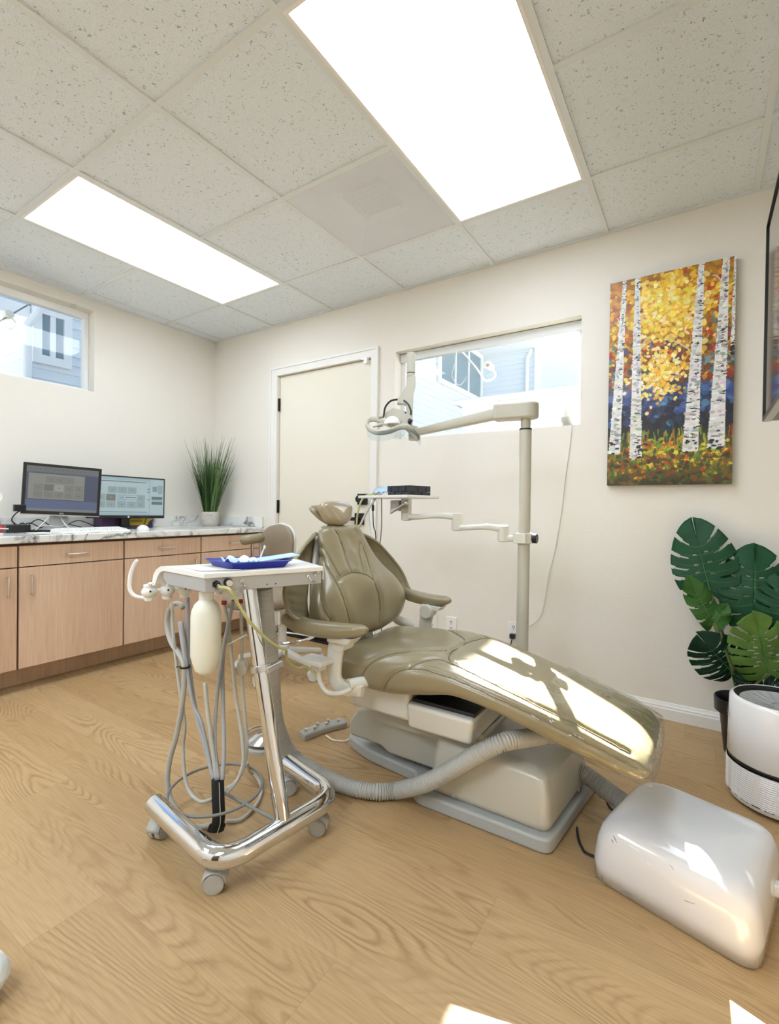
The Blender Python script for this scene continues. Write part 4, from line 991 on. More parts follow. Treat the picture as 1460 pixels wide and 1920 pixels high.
b = MB(); b.cyl(p+NF*.008, p+NF*.022, .0095, .009, 24); b.build('control_knob', M['steel'], cart, bevel=.001)
b = MB(); p = face(.085, .779); b.cyl(p, p+NF*.006, .0115, seg=6); b.cyl(p+NF*.006, p+NF*.024, .008, seg=18); b.build('air_fitting', M['hinge'], cart)
b = MB(); b.cyl(p+NF*.022, p+NF*.04-UZ*.003, .006, seg=16); b.build('fitting_tip', M['chrome'], cart)
for f in (.50, .575):
    b = MB(); p = face(f, .767); b.cyl(p-NF*.001, p+NF*.0006, .0022, seg=10); b.build('screw_hole', M['black'], cart)
M['ink'] = mat('faint_grey_print', rgb(128, 128, 126), .5)
for f, s in ((.085, 'AIR'), (.19, 'FLOW'), (.29, 'WATER'), (.93, 'ON')): text_mesh('panel_lettering', s, .0055, M['ink'], cart, frame4(face(f, .763)+NF*.0008, E1, UZ))
# bottle hanging under the head
bt = hp(.125, .085, 0)
pr = [(.001, -.275), (.02, -.272), (.024, -.262), (.030, -.263), (.034, -.250), (.0435, -.215), (.0435, -.09), (.041, -.07), (.033, -.050), (.021, -.038), (.0185, -.034), (.0185, .0), (.0, .0)]
M['bottle'] = mat('milky_bottle', rgb(238, 240, 226), .35, Subsurface_Weight=.2)
b = MB(); b.lathe([(r, HZ0+h*.93) for r, h in pr], (bt.x, bt.y, 0), seg=36); wb = b.build('water_bottle', M['bottle'], cart, angle=50)
b = MB(); b.lathe([(.021, HZ0-.034), (.021, HZ0-.002)], (bt.x, bt.y, 0), seg=28); b.build('bottle_cap', M['white_plastic'], wb)
# holder bar and handpiece holders along the far side
b = MB(); b.tube([hp(-.06, .30, .728), hp(.80, .28, .728)], .006, 10); b.build('holder_bar', M['white_plastic'], cart)
for k, f in enumerate((-.03, .085, .20, .45, .62)):
    c = hp(f, .30, .725)
    b = MB(); b.ball(c, .024, 18, (1.0, 1.0, .85)); b.cyl(c+UZ*-.027+E2*.004, c+UZ*.022, .015, .018, 18); b.cyl(c+UZ*.012-E2*.01, c+UZ*.03-E2*.02, .006, seg=10)
    h = b.build('handpiece_holder', M['white_plastic'], cart, angle=50)
    b = MB(); b.ball(c+NF*.0225+UZ*.004, .0035, 8); b.build('pin_hole', M['black'], h)
pl_ = hp(-.04, .30, .72)
def hk(u, v): return on_plane(pl_, FWD, u, v)
b = MB(); b.tube(spline([hk(283, 1124), hk(270, 1121), hk(252, 1117), hk(243, 1103), hk(244, 1080), hk(250, 1062), hk(256, 1052)], 8), [.006]*49, 12); b.ball(hk(256, 1052), .0062, 10); b.build('handle_arm', M['white_plastic'], cart)
# hanging hoses (hang from the holders, loop near the floor)
def hz(u, v, y): return ay(u, v, y)
hoses = [
 ('hose', .0085, [(343, 1140, -1.70), (336, 1132, -1.70), (322, 1136, -1.70), (313, 1164, -1.70), (320, 1202, -1.71), (343, 1240, -1.72), (345, 1280, -1.725), (340, 1329, -1.73), (330, 1382, -1.735), (318, 1426, -1.74), (314, 1470, -1.745), (324, 1508, -1.745), (346, 1538, -1.745), (371, 1551, -1.745), (395, 1547, -1.745)]),
 ('tube_grey', .0055, [(322, 1130, -1.72), (326, 1200, -1.72), (334, 1270, -1.72), (346, 1354, -1.72), (343, 1401, -1.72), (346, 1452, -1.73), (356, 1486, -1.735), (376, 1503, -1.735), (397, 1499, -1.74)]),
 ('tube_dark', .0075, [(352, 1120, -1.69), (352, 1200, -1.69), (356, 1260, -1.70), (366, 1330, -1.71), (385, 1400, -1.72), (402, 1462, -1.735)]),
 ('tube_grey', .0065, [(384, 1280, -1.72), (390, 1340, -1.725), (398, 1400, -1.73), (406, 1462, -1.737)]),
 ('tube_dark', .006, [(437, 1125, -1.66), (424, 1190, -1.67), (412, 1260, -1.68), (404, 1340, -1.70), (403, 1400, -1.72), (410, 1462, -1.737)]),
 ('tube_dark', .0065, [(432, 1150, -1.655), (418, 1230, -1.66), (418, 1320, -1.68), (420, 1400, -1.71), (417, 1462, -1.735)]),
 ('tube_grey', .0055, [(420, 1128, -1.655), (429, 1180, -1.655), (437, 1256, -1.66), (443, 1313, -1.665), (453, 1376, -1.67), (456, 1426, -1.68), (445, 1462, -1.70), (425, 1487, -1.72)]),
 ('tube_grey', .0055, [(452, 1125, -1.62), (453, 1200, -1.62), (454, 1272, -1.63), (459, 1345, -1.64), (463, 1400, -1.65), (456, 1440, -1.67), (440, 1468, -1.70), (424, 1478, -1.72)]),
 ('tube_dark', .0055, [(340, 1165, -1.705), (346, 1210, -1.71), (350, 1250, -1.715), (362, 1320, -1.72), (376, 1350, -1.72), (388, 1400, -1.725), (400, 1462, -1.735)]),
]
for m_, r, pts in hoses:
    b = MB(); b.tube(spline([hz(*p) for p in pts], 8), r, 12)
    b.build('handpiece_hose', M[m_], cart, angle=180)
for (u, v, y) in ((420, 1130, -1.655), (452, 1127, -1.62)):
    p = hz(u, v, y); b = MB(); b.cyl(p-UZ*.006, p+UZ*.006, .0085, seg=14); b.build('red_collar', M['red'], cart)
b = MB(); b.tube([hz(338, 1165, -1.705), hz(343, 1200, -1.71), hz(347, 1235, -1.715)], [.0085, .010, .006], 14); b.build('suction_tip', M['tube_dark'], cart)
b = MB(); p = hz(347, 1250, -1.716); b.cyl(p-UZ*.003, p+UZ*.003, .017, seg=16); b.tube([p+RGT*.01, p-RGT*.03-UZ*.001], .0018, 6); b.build('cable_tie', M['black'], cart)
b = MB(); b.tube([hz(419, 1212, -1.665), hz(440, 1202, -1.66), hz(462, 1190, -1.655)], .002, 8); b.ball(hz(424, 1209, -1.664), .004, 8); b.build('white_tie', M['white_plastic'], cart)
p = hz(454, 1252, -1.63); b = MB(); rr2 = [[p+RGT*(math.cos(2*PI*q/24)*.017*(1+.07*math.cos(8*2*PI*q/24)))+UZ*(math.sin(2*PI*q/24)*.026*(1+.07*math.cos(8*2*PI*q/24)))+FWD*w for q in range(24)] for w in (-.012, .012)]
b.loft(rr2); b.build('regulator_knob', M['beige_plastic'], cart, bevel=.002)
# black wrap at the foot of the bundle
sl = [hz(408, 1462, -1.737), hz(409, 1500, -1.742), hz(410, 1535, -1.745), hz(404, 1557, -1.748)]
b = MB(); sp_ = spline(sl, 6); rings = []
for i, c in enumerate(sp_):
    w = .019+.006*(i > 14)
    rings.append([c+RGT*(math.cos(2*PI*q/20)*w)+FWD*(math.sin(2*PI*q/20)*.013) for q in range(20)])
b.loft(rings); wr = b.build('wrap_sleeve', M['matte_black'], cart)
b = MB(); b.tube([c-FWD*.0145+RGT*.010 for c in sp_], .0014, 6); b.build('wrap_edge', M['tube_grey'], wr)
# steel ring shelf low on the post
rc = (az(323, 1475, .10)+az(488, 1480, .10))/2; ra = (az(488, 1480, .10)-az(323, 1475, .10)).length/2
b = MB(); b.tube([rc+Vector((math.cos(a*2*PI/56)*ra, math.sin(a*2*PI/56)*ra, 0)) for a in range(56)], .0045, 10, closed=True)
q = pb.lerp(pt, .02); b.tube([rc+(q-rc).normalized()*-.02+Vector((0, 0, .0)), Vector((q.x, q.y, .10))], .005, 8); b.build('hose_ring', M['cable_grey'], cart)
b = MB(); b.tube(spline([az(424, 1540, .008), az(452, 1536, .008), az(478, 1512, .008), az(490, 1484, .008), az(484, 1462, .012), az(470, 1448, .03), hz(462, 1430, -1.62)], 8), .0055, 10); b.build('floor_loop', M['tube_grey'], cart)

# ---- corrugated hose from the cart over the chair base
def corrugated(name, pts, r, label, parent=None, dr=.0034, pitch=.0088):
    P = spline(pts, 24); L = [0]
    for i in range(1, len(P)): L.append(L[-1]+(P[i]-P[i-1]).length)
    n = int(L[-1]/(pitch/4)); out = []; rad = []
    j = 0
    for i in range(n+1):
        s = L[-1]*i/n
        while j < len(L)-2 and L[j+1] < s: j += 1
        t = (s-L[j])/max(1e-9, L[j+1]-L[j]); out.append(P[j].lerp(P[j+1], t)); rad.append(r+dr*[-1, .3, 1, .3][i % 4])
    b = MB(); b.tube(out, rad, 20)
    o = b.build(name, M['hose'], org=pts[0], angle=180); return tagit(o, label, 'hose')
hpts = [ay(494, 1102, -1.62), ay(497, 1140, -1.605), ay(502, 1195, -1.575), ay(509, 1250, -1.535), ay(512, 1310, -1.475), ay(521, 1366, -1.415), ay(548, 1417, -1.355), az(600, 1452, .029), az(650, 1474, .029), az(700, 1484, .029), az(745, 1482, .032), ay(800, 1467, -1.30), ay(850, 1440, -1.285), ay(900, 1411, -1.275), ay(945, 1391, -1.245), ay(985, 1384, -1.17), Vector((3.19, -1.06, .262))]
corrugated('corrugated_hose', hpts, .0245, 'grey corrugated hose curving from the cart across the floor to the chair base')
# ---- yellow air tube
yt0 = face(.085, .779)+NF*.04-UZ*.003
b = MB(); b.tube(spline([yt0, ay(430, 1105, -1.83), ay(446, 1132, -1.80), ay(470, 1168, -1.765), ay(500, 1198, -1.70), ay(524, 1214, -1.64), ay(536, 1219, -1.60), ay(537, 1232, -1.56), ay(545, 1245, -1.52), ay(560, 1252, -1.48), ay(575, 1251, -1.46), Vector((2.522, yb-.034, .425))], 8), .0042, 10)
tagit(b.build('air_tube', M['tube_yellow'], org=yt0, angle=180), 'thin yellow green air tube from the cart front to the chair arm', 'tube')

# ---- tray and what lies on the cart
zt = HZ1+.0135
tray = thing('instrument_tray', 'blue plastic instrument tray on the white cart top', 'tray', hp(.55, .11, zt))
M['blue'] = mat('blue_plastic', rgb(34, 44, 150), .35)
def tray_ring(i, z): return [hp(f, d, z) for f, d in round_poly([(.215+i/.359, .025+i), (.755-i/.359, .025+i), (.755-i/.359, .175-i), (.215+i/.359, .175-i)], .03)]
b = MB(); b.loft([tray_ring(.012, zt), tray_ring(.004, zt+.014), tray_ring(-.004, zt+.020), tray_ring(-.002, zt+.022), tray_ring(.007, zt+.014), tray_ring(.014, zt+.003)], cap=True)
b.build('tray_body', M['blue'], tray, angle=50)
def crumple(name, m, f0, f1, d0, d1, z, amp, label, cat, seed, group=None):
    r_ = random.Random(seed); b = MB(); n = 9; rows = []
    for i in range(n):
        rows.append([hp(f0+(f1-f0)*i/(n-1), d0+(d1-d0)*j/(n-1), z+amp*abs(math.sin(i*.75+seed)*math.cos(j*.6+seed*2))+r_.uniform(0, amp*.12)) for j in range(n)])
    b.loft(rows, closed_ring=False, cap=False)
    return tagit(b.build(name, m, org=hp((f0+f1)/2, (d0+d1)/2, z), solid=.0015, sub=1, angle=180), label, cat, group)
M['paleblue'] = mat('pale_blue_paper', rgb(186, 212, 232), .7); M['teal'] = mat('teal_plastic', rgb(120, 200, 180), .4); M['clearwhite'] = mat('translucent_film', rgb(226, 236, 238), .2, coat=.4)
crumple('bib_napkin', M['paleblue'], .26, .37, .05, .12, zt+.012, .020, 'crumpled pale blue paper napkin at the left of the blue tray', 'napkin', 1)
crumple('film_wrapper', M['clearwhite'], .35, .56, .05, .15, zt+.010, .022, 'crumpled clear wrapper in the middle of the blue tray', 'wrapper', 4)
crumple('teal_packet', M['teal'], .42, .50, .035, .08, zt+.012, .012, 'small teal packet inside the blue tray', 'packet', 2)
b = MB(); q = [hp(.46, .06, zt+.012), hp(.46, .14, zt+.012), hp(.86, .12, zt+.031), hp(.86, .055, zt+.029)]; b.prism_pts(q, [p+UZ*.003 for p in q]); tagit(b.build('sterile_pouch', M['paleblue'], org=q[0]), 'long flat pale blue pouch leaning over the right rim of the blue tray', 'pouch')
b = MB(); b.tube([hp(.56, .10, zt+.02), hp(.60, .10, zt+.058)], .002, 8); b.ball(hp(.60, .10, zt+.058), .004, 8, (1, 1, 1.6)); tagit(b.build('cotton_swab', M['white_plastic'], org=hp(.56, .1, zt+.02)), 'white swab stick standing out of the blue tray', 'swab')
q = [hp(.03, .05, zt-.0004), hp(.30, .012, zt-.0004), hp(.30, .15, zt-.0004), hp(.06, .19, zt-.0004)]
b = MB(); b.prism_pts(q, [p+UZ*.001 for p in q]); tagit(b.build('paper_note', M['paper'], org=q[0], smooth=False), 'cream paper sheet on the cart top partly under the blue tray', 'paper')

# ================================================================= OPERATOR STOOL
stool = thing('dental_stool', 'brown vinyl wheeled stool with a backrest, behind the cart by the cabinets', 'stool', (1.50, -.62, 0))
SCX, SCY = 1.475, -.60
for k in range(5):
    a = 2*PI*k/5-2.55; p = Vector((SCX+.26*math.cos(a), SCY+.26*math.sin(a), 0))
    b = MB(); rings = []
    for i in range(7):
        t = i/6; c = Vector((SCX, SCY, .13)).lerp(Vector((p.x, p.y, .085)), t); w = .026-.008*t; h = .022-.008*t; s = Vector((-math.sin(a), math.cos(a), 0))
        rings.append([c+s*(w*ssgn(math.cos(2*PI*q/12), .7))+UZ*(h*ssgn(math.sin(2*PI*q/12), .7)) for q in range(12)])
    b.loft(rings); b.build('base_leg', M['pale_plastic'], stool)
    caster((p.x, p.y), a+.9, stool, M['pale_plastic'], .028)
b = MB(); b.lathe([(.04, .10), (.04, .16), (.026, .17), (.026, .28), (.016, .285), (.016, .40)], (SCX, SCY, 0), seg=24); b.build('gas_column', M['pale_plastic'], stool)
b = MB(); b.tube([Vector((SCX+.20*math.cos(2*PI*k/40), SCY+.20*math.sin(2*PI*k/40), .225)) for k in range(40)], .009, 10, closed=True)
for k in range(3): b.tube([(SCX, SCY, .24), (SCX+.2*math.cos(2.1*k+.4), SCY+.2*math.sin(2.1*k+.4), .225)], .006, 8)
b.build('foot_ring', M['chrome'], stool)
sc = Vector((SCX, SCY, 0))-RGT*.12; sc.z = 0
def super_lathe(b, c, prof, sx_=1, sy_=1, seg=40):
    b.loft([[Vector((c.x+sx_*r*math.cos(2*PI*k/seg), c.y+sy_*r*math.sin(2*PI*k/seg), z)) for k in range(seg)] for r, z in prof])
b = MB(); super_lathe(b, sc, [(.17, .395), (.215, .398), (.225, .405), (.215, .412), (.1, .412)]); b.build('seat_shell', M['pale_plastic'], stool)
b = MB(); super_lathe(b, sc, [(.205, .410), (.233, .42), (.24, .445), (.233, .468), (.205, .482), (.09, .486), (.001, .486)]); b.build('seat', M['stool_vinyl'], stool, angle=180)
bc = ay(524, 1022, -.52); tow = Vector((CAM.x-bc.x, CAM.y-bc.y, 0)).normalized(); fdir = (tow*.55-RGT*.45); fdir.z = 0; fdir.normalize(); bs = Vector((-fdir.y, fdir.x, 0))
def pad(b, c, s, n, hw, hh, th, off=0):
    rings = []
    for i in range(20):
        t = -1+2*i/19; k = math.sqrt(max(.0005, 1-abs(t)**3))
        rings.append([c+UZ*(hh*t)+s*(hw*k*ssgn(math.cos(2*PI*q/36), .85))+n*(th*k*ssgn(math.sin(2*PI*q/36), .8)+off-.05*(math.cos(2*PI*q/36)*k)**2*-.5) for q in range(36)])
    b.loft(rings)
b = MB(); pad(b, bc, bs, fdir, .135, .135, .030); b.build('backrest', M['stool_vinyl'], stool, angle=180)
b = MB(); pad(b, bc-fdir*.020, bs, fdir, .142, .142, .022); b.build('back_shell', M['pale_plastic'], stool, angle=180)
b = MB(); b.tube(spline([(SCX, SCY, .39), bc-fdir*.09-UZ*.45, bc-fdir*.09-UZ*.25, bc-fdir*.04], 6), .012, 10); b.build('back_bar', M['chrome'], stool)
pa = ay(472, 1015, -.70)
b = MB(); arm = spline([ay(456, 1014, -.74), ay(463, 1012, -.74), ay(478, 1010, -.70), ay(492, 1008, -.62)], 6); b.tube(arm, [.012, .024]+[.03]*(len(arm)-4)+[.024, .014], 16); b.build('arm_support', M['leather'], stool, angle=180)
b = MB(); b.tube([pa, Vector((pa.x, pa.y, .50)), Vector((sc.x, sc.y, .40))], .010, 10); b.build('arm_post', M['chrome'], stool)

# ================================================================= FOOT CONTROLS
fc = thing('foot_control', 'grey foot control with round chrome buttons on the floor beside the chair', 'foot control', (2.2, -1.06, 0))
p0, p1 = Vector((2.165, -1.150, 0)), Vector((2.235, -.945, 0)); dv = (p1-p0).normalized(); sv = Vector((dv.y, -dv.x, 0))
cl = spline([p0, (p0+p1)/2-sv*.012, p1], 8)
b = MB()
rings = []
for i, c in enumerate(cl):
    w = .030*(1 if 0 < i < len(cl)-1 else .8)
    rings.append([c+sv*w, c+sv*w+UZ*.020, c+sv*(w-.006)+UZ*.026, c-sv*(w-.006)+UZ*.026, c-sv*w+UZ*.020, c-sv*w])
b.loft(rings); b.build('control_body', M['hose'], fc, bevel=.003)
for k, (i, o) in enumerate(((1.5, 0), (4.5, .010), (6.5, -.010), (9, .010), (10.5, -.012), (13.5, .006))):
    c = cl[int(i)].lerp(cl[int(i)+1], i % 1)+sv*o+UZ*.026
    b = MB(); b.lathe([(.007, 0), (.007, .004), (.009, .006), (.009, .010), (.006, .013), (.0, .0135)], c, seg=18); b.build('button', M['chrome'], fc)
b = MB(); b.tube(spline([(2.24, -1.08, .008), (2.29, -1.09, .006), (2.34, -1.07, .008), (2.37, -1.06, .03)], 8), .003, 8)
tagit(b.build('control_cord', M['paper'], org=(2.24, -1.08, .008)), 'thin pale cord from the grey foot control to the chair base', 'cord')
fp = thing('foot_pedal', 'round chrome foot pedal on the floor behind the cart post', 'foot pedal', (2.02, -1.28, 0))
c = az(488, 1404); c = Vector((c.x-.01, c.y+.03, 0))
b = MB(); b.lathe([(.085, 0), (.085, .012), (.078, .018), (.0, .018)], c, seg=36); b.build('pedal_base', M['hose'], fp)
b = MB(); b.lathe([(.080, .030), (.080, .034), (.05, .048), (.02, .056), (.0, .058)], c, seg=36); b.lathe([(.015, .018), (.015, .04)], c, seg=16); b.build('pedal_disc', M['chrome'], fp, angle=50)
b = MB(); ca = [c+Vector((.088*math.cos(a), .088*math.sin(a), .045)) for a in [PI*.15+PI*.9*k/16 for k in range(17)]]; b.tube([ca[0]-UZ*.04]+ca+[ca[-1]-UZ*.04], .0045, 8); b.build('pedal_bail', M['steel'], fp)
# ================================================================= LIGHT POLE, LAMP, TRAY ARM
PX, PY = 2.953, -.625
light = thing('dental_light', 'beige dental lamp on a tall pole rising beside the reclining chair', 'dental light', (PX, PY, 0))
EN = M['beige_plastic']
b = MB(); b.lathe([(.0, .05), (.026, .05), (.0255, 1.345), (.024, 1.352), (.0, 1.352)], (PX, PY, 0), seg=32); b.build('pole', EN, light)
b = MB(); b.lathe([(.05, 0), (.05, .012), (.03, .018), (.03, .05)], (PX, PY, 0), seg=32); b.build('pole_foot', EN, light)
b = MB(); b.lathe([(.031, .372), (.031, .392), (.027, .394)], (PX, PY, 0), seg=28); b.box(PX-.012, PX+.05, PY-.012, PY+.012, .372, .388); b.build('pole_collar', M['pale_plastic'], light, bevel=.002)
b = MB(); b.lathe([(.0262, 1.345), (.0262, 1.351)], (PX, PY, 0), seg=28); b.build('dark_band', M['hinge'], light)
b = MB(); b.lathe([(.021, 1.35), (.021, 1.405)], (PX, PY, 0), seg=28); b.build('inner_post', EN, light)
a0, a1 = Vector((PX+.012, PY, 0)), Vector((2.835, PY-.02, 0)); dd = (a1-a0).normalized(); ss = Vector((-dd.y, dd.x, 0))
oc = []
for k in range(24):
    a = -PI/2+PI*k/12 if k <= 12 else PI/2+PI*(k-12)/12
for k in range(13):
    a = -PI/2+PI*k/12; oc.append(a0 + (-dd)*math.cos(a)*.042 + ss*math.sin(a)*.042)
for c_, w in ((a1, 1), ): 
    for k in range(13):
        a = PI/2-PI*k/12; oc.append(c_ + dd*(math.cos(a)*.018) + ss*(math.copysign(min(abs(math.sin(a))**.5, 1)*.038, math.sin(a))))
oc = [Vector((p.x, p.y, 0)) for p in oc]
b = MB(); b.prism_pts([p+Vector((0, 0, 1.392)) for p in oc], [p+Vector((0, 0, 1.462)) for p in oc]); b.build('elbow_housing', EN, light, bevel=.010, bseg=4)
e0, e1_ = Vector((2.84, PY-.02, 1.425)), ay(775, 812, -.66)
def bar(b, p, q, h0, h1, w0, w1, e=.6, n=16, sub=6):
    t = (q-p).normalized(); s = Vector((-t.y, t.x, 0)).normalized(); u = s.cross(t)*-1; u = t.cross(s)
    b.loft([[p.lerp(q, i/sub)+s*((w0+(w1-w0)*i/sub)*ssgn(math.cos(2*PI*k/n), e))+u*((h0+(h1-h0)*i/sub)*ssgn(math.sin(2*PI*k/n), e)) for k in range(n)] for i in range(sub+1)])
b = MB(); bar(b, e0, e1_, .026, .017, .020, .015, .5, 20); b.build('horizontal_arm', EN, light, angle=50)
# upright flexible arm and lamp yoke
lp = e1_.copy(); top = ay(770.5, 702, -.70); tip = ay(770.5, 662, -.70)
b = MB(); b.lathe([(.024, -.035), (.024, .03), (.018, .034)], lp, seg=24); b.build('arm_joint', EN, light)
pg = [(763, 703), (779, 703), (779, 724), (775, 738), (773, 804), (762, 804), (762, 760), (757, 757), (744, 757), (746, 749), (762, 722)]
pp0 = [ay(u, v, -.715) for u, v in pg][::-1]; b = MB(); b.prism_pts(pp0, [p+FWD*.034 for p in pp0]); b.build('upright_arm', EN, light, bevel=.005)
b = MB(); b.cyl(top-UZ*.012, top+UZ*.004, .0185, .0195, 24); b.cyl(top+UZ*.006, tip, .0205, .020, 24); b.build('arm_cap', EN, light, bevel=.003)
LYD = -.76
def L(u, v, dy=0.0): return ay(u, v, LYD+dy)
b = MB(); front = [L(722, 786, -.03), L(734, 800, -.03), L(766, 803, -.03), L(776, 786, -.03), L(757, 768, -.03), L(736, 764, -.03), L(722, 772, -.03)]
back_ = [p+FWD*.075+UZ*.004 for p in front]
b.prism_pts(front, back_); b.build('lamp_housing', EN, light, bevel=.008, bseg=3)
rc_ = L(735, 795, -.05)
b = MB(); rings = []
for i in range(9):
    a = PI/2*i/8; rings.append([rc_+RGT*(.038*math.cos(a)*math.cos(2*PI*k/24))+(FWD*.5-UZ*.87).normalized()*0+Vector((0, 0, 1))*(.036*math.sin(a))+FWD*(.030*math.cos(a)*math.sin(2*PI*k/24)) for k in range(24)])
b.loft(rings); b.build('reflector', M['white_plastic'], light)
hpts_ = [L(757, 800, .05), L(730, 795, .06), L(702, 786, .05), L(690, 790, .02), L(688, 800, -.03), L(703, 810, -.07), L(728, 809, -.09), L(752, 800, -.09), L(768, 803, -.08), L(783, 815, -.05), L(783, 822, -.01), L(772, 812, .04)]
hs_ = spline(hpts_, 6, closed=True); n = len(hs_)
b = MB(); rings = []
for i in range(n):
    t = (hs_[(i+1) % n]-hs_[i-1]).normalized(); s = t.cross(UZ).normalized()
    rings.append([hs_[i]+UZ*(.013*ssgn(math.sin(2*PI*k/12), .7))+s*(.006*ssgn(math.cos(2*PI*k/12), .7)) for k in range(12)])
b.loft(rings, closed_path=True); b.build('handle_ring', EN, light, angle=60)
M['shield'] = mat('clear_blue_shield', rgb(200, 226, 236), .05, Transmission_Weight=.95, IOR=1.05, Alpha=.35)
b = MB(); rows = []
for i in list(range(26, 58)):
    p = hs_[i % n]; o = (p-rc_); o.z = 0; o.normalize(); rows.append([p+o*.008+UZ*.006, p+o*.010-UZ*.018, p+o*.004-UZ*.040])
b.loft(rows, closed_ring=False, cap=False); b.build('splash_shield', M['shield'], light, angle=180, solid=.002)
for u, v in ((714, 782), (712, 798)):
    b = MB(); b.cyl(L(u-5, v, -.02), L(u+5, v-2, .0), .010, seg=14); b.build('grip', EN, light, bevel=.002)
b = MB(); b.tube([L(700, 800, -.02), L(718, 795, -.03), L(735, 800, -.04)], .006, 10); b.build('cross_bar', EN, light)
b = MB(); b.tube(spline([L(719, 782, -.04), L(722, 764, -.04), L(732, 752, -.035), L(745, 749, -.03)], 8), .0045, 10); b.tube(spline([L(757, 751, -.03), L(765, 758, -.03), L(770, 770, -.03), L(770, 778, -.03)], 8), .0045, 10); b.build('lamp_cable', M['black'], light)
b = MB(); p = L(768, 790, -.045); b.ball(p, .011, 14, (1, .8, 1.2)); b.build('lamp_switch', M['black'], light)
b = MB(); p = L(760, 774, -.04); b.cyl(p, p-FWD*.004, .004, seg=10); b.build('lamp_screw', M['black'], light)

# ---- tray arm
tarm = thing('swing_tray', 'jointed beige arm on the lamp pole carrying a flat white tray', 'tray arm', (PX, PY, .88))
PL = M['pale_plastic']
def link(name, pts, hs, ws):
    b = MB(); P = spline(pts, 6); m = len(P); rings = []
    for i, c in enumerate(P):
        t = (P[min(i+1, m-1)]-P[max(i-1, 0)]); t.z = 0; t.normalize(); s = Vector((-t.y, t.x, 0))
        f = i/(m-1)*(len(hs)-1); h = interp(f, range(len(hs)), hs); w = interp(f, range(len(ws)), ws)
        rings.append([c+s*(w*ssgn(math.cos(2*PI*k/20), .6))+UZ*(h*ssgn(math.sin(2*PI*k/20), .6)) for k in range(20)])
    b.loft(rings); return b.build(name, PL, tarm, angle=50)
J1, J2, J3 = Vector((2.425, -.735, .960)), Vector((2.665, -.685, .945)), Vector((2.870, -.650, .905))
def knuckle(c, z0, z1, r=.026):
    b = MB(); b.lathe([(r*.6, z0), (r, z0+.004), (r, z1-.004), (r*.6, z1)], (c.x, c.y, 0), seg=26); b.build('joint', PL, tarm, angle=40)
link('arm_link', [(J1.x, J1.y, .962), (2.49, -.722, .962), (2.58, -.703, .970), (J2.x, J2.y, .966)], [.016, .013, .011, .014, .016], [.020, .018, .016, .018, .022])
knuckle(J1, .942, .982, .024); knuckle(J2, .902, .984, .025)
link('arm_link', [(J2.x, J2.y, .916), (2.72, -.676, .918), (2.80, -.662, .924), (J3.x, J3.y, .916)], [.015, .012, .011, .014, .016], [.022, .018, .016, .018, .022])
knuckle(J3, .860, .934, .025)
link('arm_link', [(J3.x, J3.y, .876), (2.905, -.64, .876), (PX-.01, PY, .878)], [.015, .014, .014], [.022, .018, .018])
b = MB(); b.lathe([(.0275, .856), (.039, .858), (.039, .902), (.0275, .904)], (PX, PY, 0), seg=6); b.box(PX-.035, PX+.02, PY-.040, PY-.02, .858, .902); b.build('pole_clamp', PL, tarm, bevel=.003)
b = MB(); b.cyl((PX+.036, PY+.004, .88), (PX+.056, PY+.004, .88), .021, seg=20); b.build('clamp_knob', M['black'], tarm, bevel=.003)
b = MB(); b.box(J1.x-.021, J1.x+.021, J1.y-.016, J1.y+.016, .978, 1.046); b.build('tray_post', PL, tarm, bevel=.003)
TZ = 1.048
tN, tL, tR = Vector((2.50, -.85, TZ)), Vector((2.150, -.750, TZ)), Vector((2.556, -.654, TZ)); tB = tL+tR-tN
b = MB(); b.prism_pts([tN, tR, tB, tL], [p+UZ*.004 for p in (tN, tR, tB, tL)])
for p, q in ((tN, tR), (tR, tB), (tB, tL), (tL, tN)):
    d = (q-p).normalized(); s = Vector((-d.y, d.x, 0)); b.prism_pts([p, q, q+s*.006, p+s*.006], [p+UZ*.014, q+UZ*.014, q+s*.006+UZ*.014, p+s*.006+UZ*.014])
b.build('flat_tray', M['white_plastic'], tarm, smooth=False)
tc_ = (tN+tB)/2
b = MB(); b.box(-.03, .03, -.03, .03, -.05, 0, frame4(ay(748, 943, -.72)+UZ*.012, (1, -.28, 0), (.28, 1, 0))); b.build('tray_bracket', M['alu'], tarm, bevel=.002)
for dy in (0, .018, .036):
    b = MB(); b.cyl(ay(732, 962-dy*150, -.80+dy), ay(760, 944, -.80+dy), .005, .008, 12); b.build('syringe_rod', M['steel'], tarm)
b = MB(); b.ball(ay(762, 943, -.80), .013, 14); b.build('rod_pivot', M['steel'], tarm)
# basket
bx = thing('woven_basket', 'black woven strap basket on the tray beside the pole', 'basket', (2.40, -.72, TZ+.004))
ta, tb_ = (tN-tL).normalized(), (tR-tN).normalized()
bo = tL + ta*.195 + tb_*.03 + UZ*.004; BLX, BLY, BH = .150, .130, .052
b = MB()
fr = frame4(bo, ta, tb_, UZ)
NX, NY, NZ = 6, 5, 2
def woven(b, o, du, dv, n, nu, nv, W, H):
    for i in range(nu):
        for j in range(nv):
            k = .0042 if (i+j) % 2 else .0; u0, u1, v0, v1 = W*i/nu+.0008, W*(i+1)/nu-.0008, H*j/nv+.0008, H*(j+1)/nv-.0008
            q = [o+du*u+dv*v for u, v in ((u0, v0), (u1, v0), (u1, v1), (u0, v1))]; b.prism_pts([p-n*.003 for p in q], [p+n*k for p in q])
o00 = bo; o10 = bo+ta*BLX; o01 = bo+tb_*BLY
woven(b, o00, ta, UZ, -tb_, NX, NZ, BLX, BH); woven(b, o01, ta, UZ, tb_, NX, NZ, BLX, BH); woven(b, o00, tb_, UZ, -ta, NY, NZ, BLY, BH); woven(b, o10, tb_, UZ, ta, NY, NZ, BLY, BH)
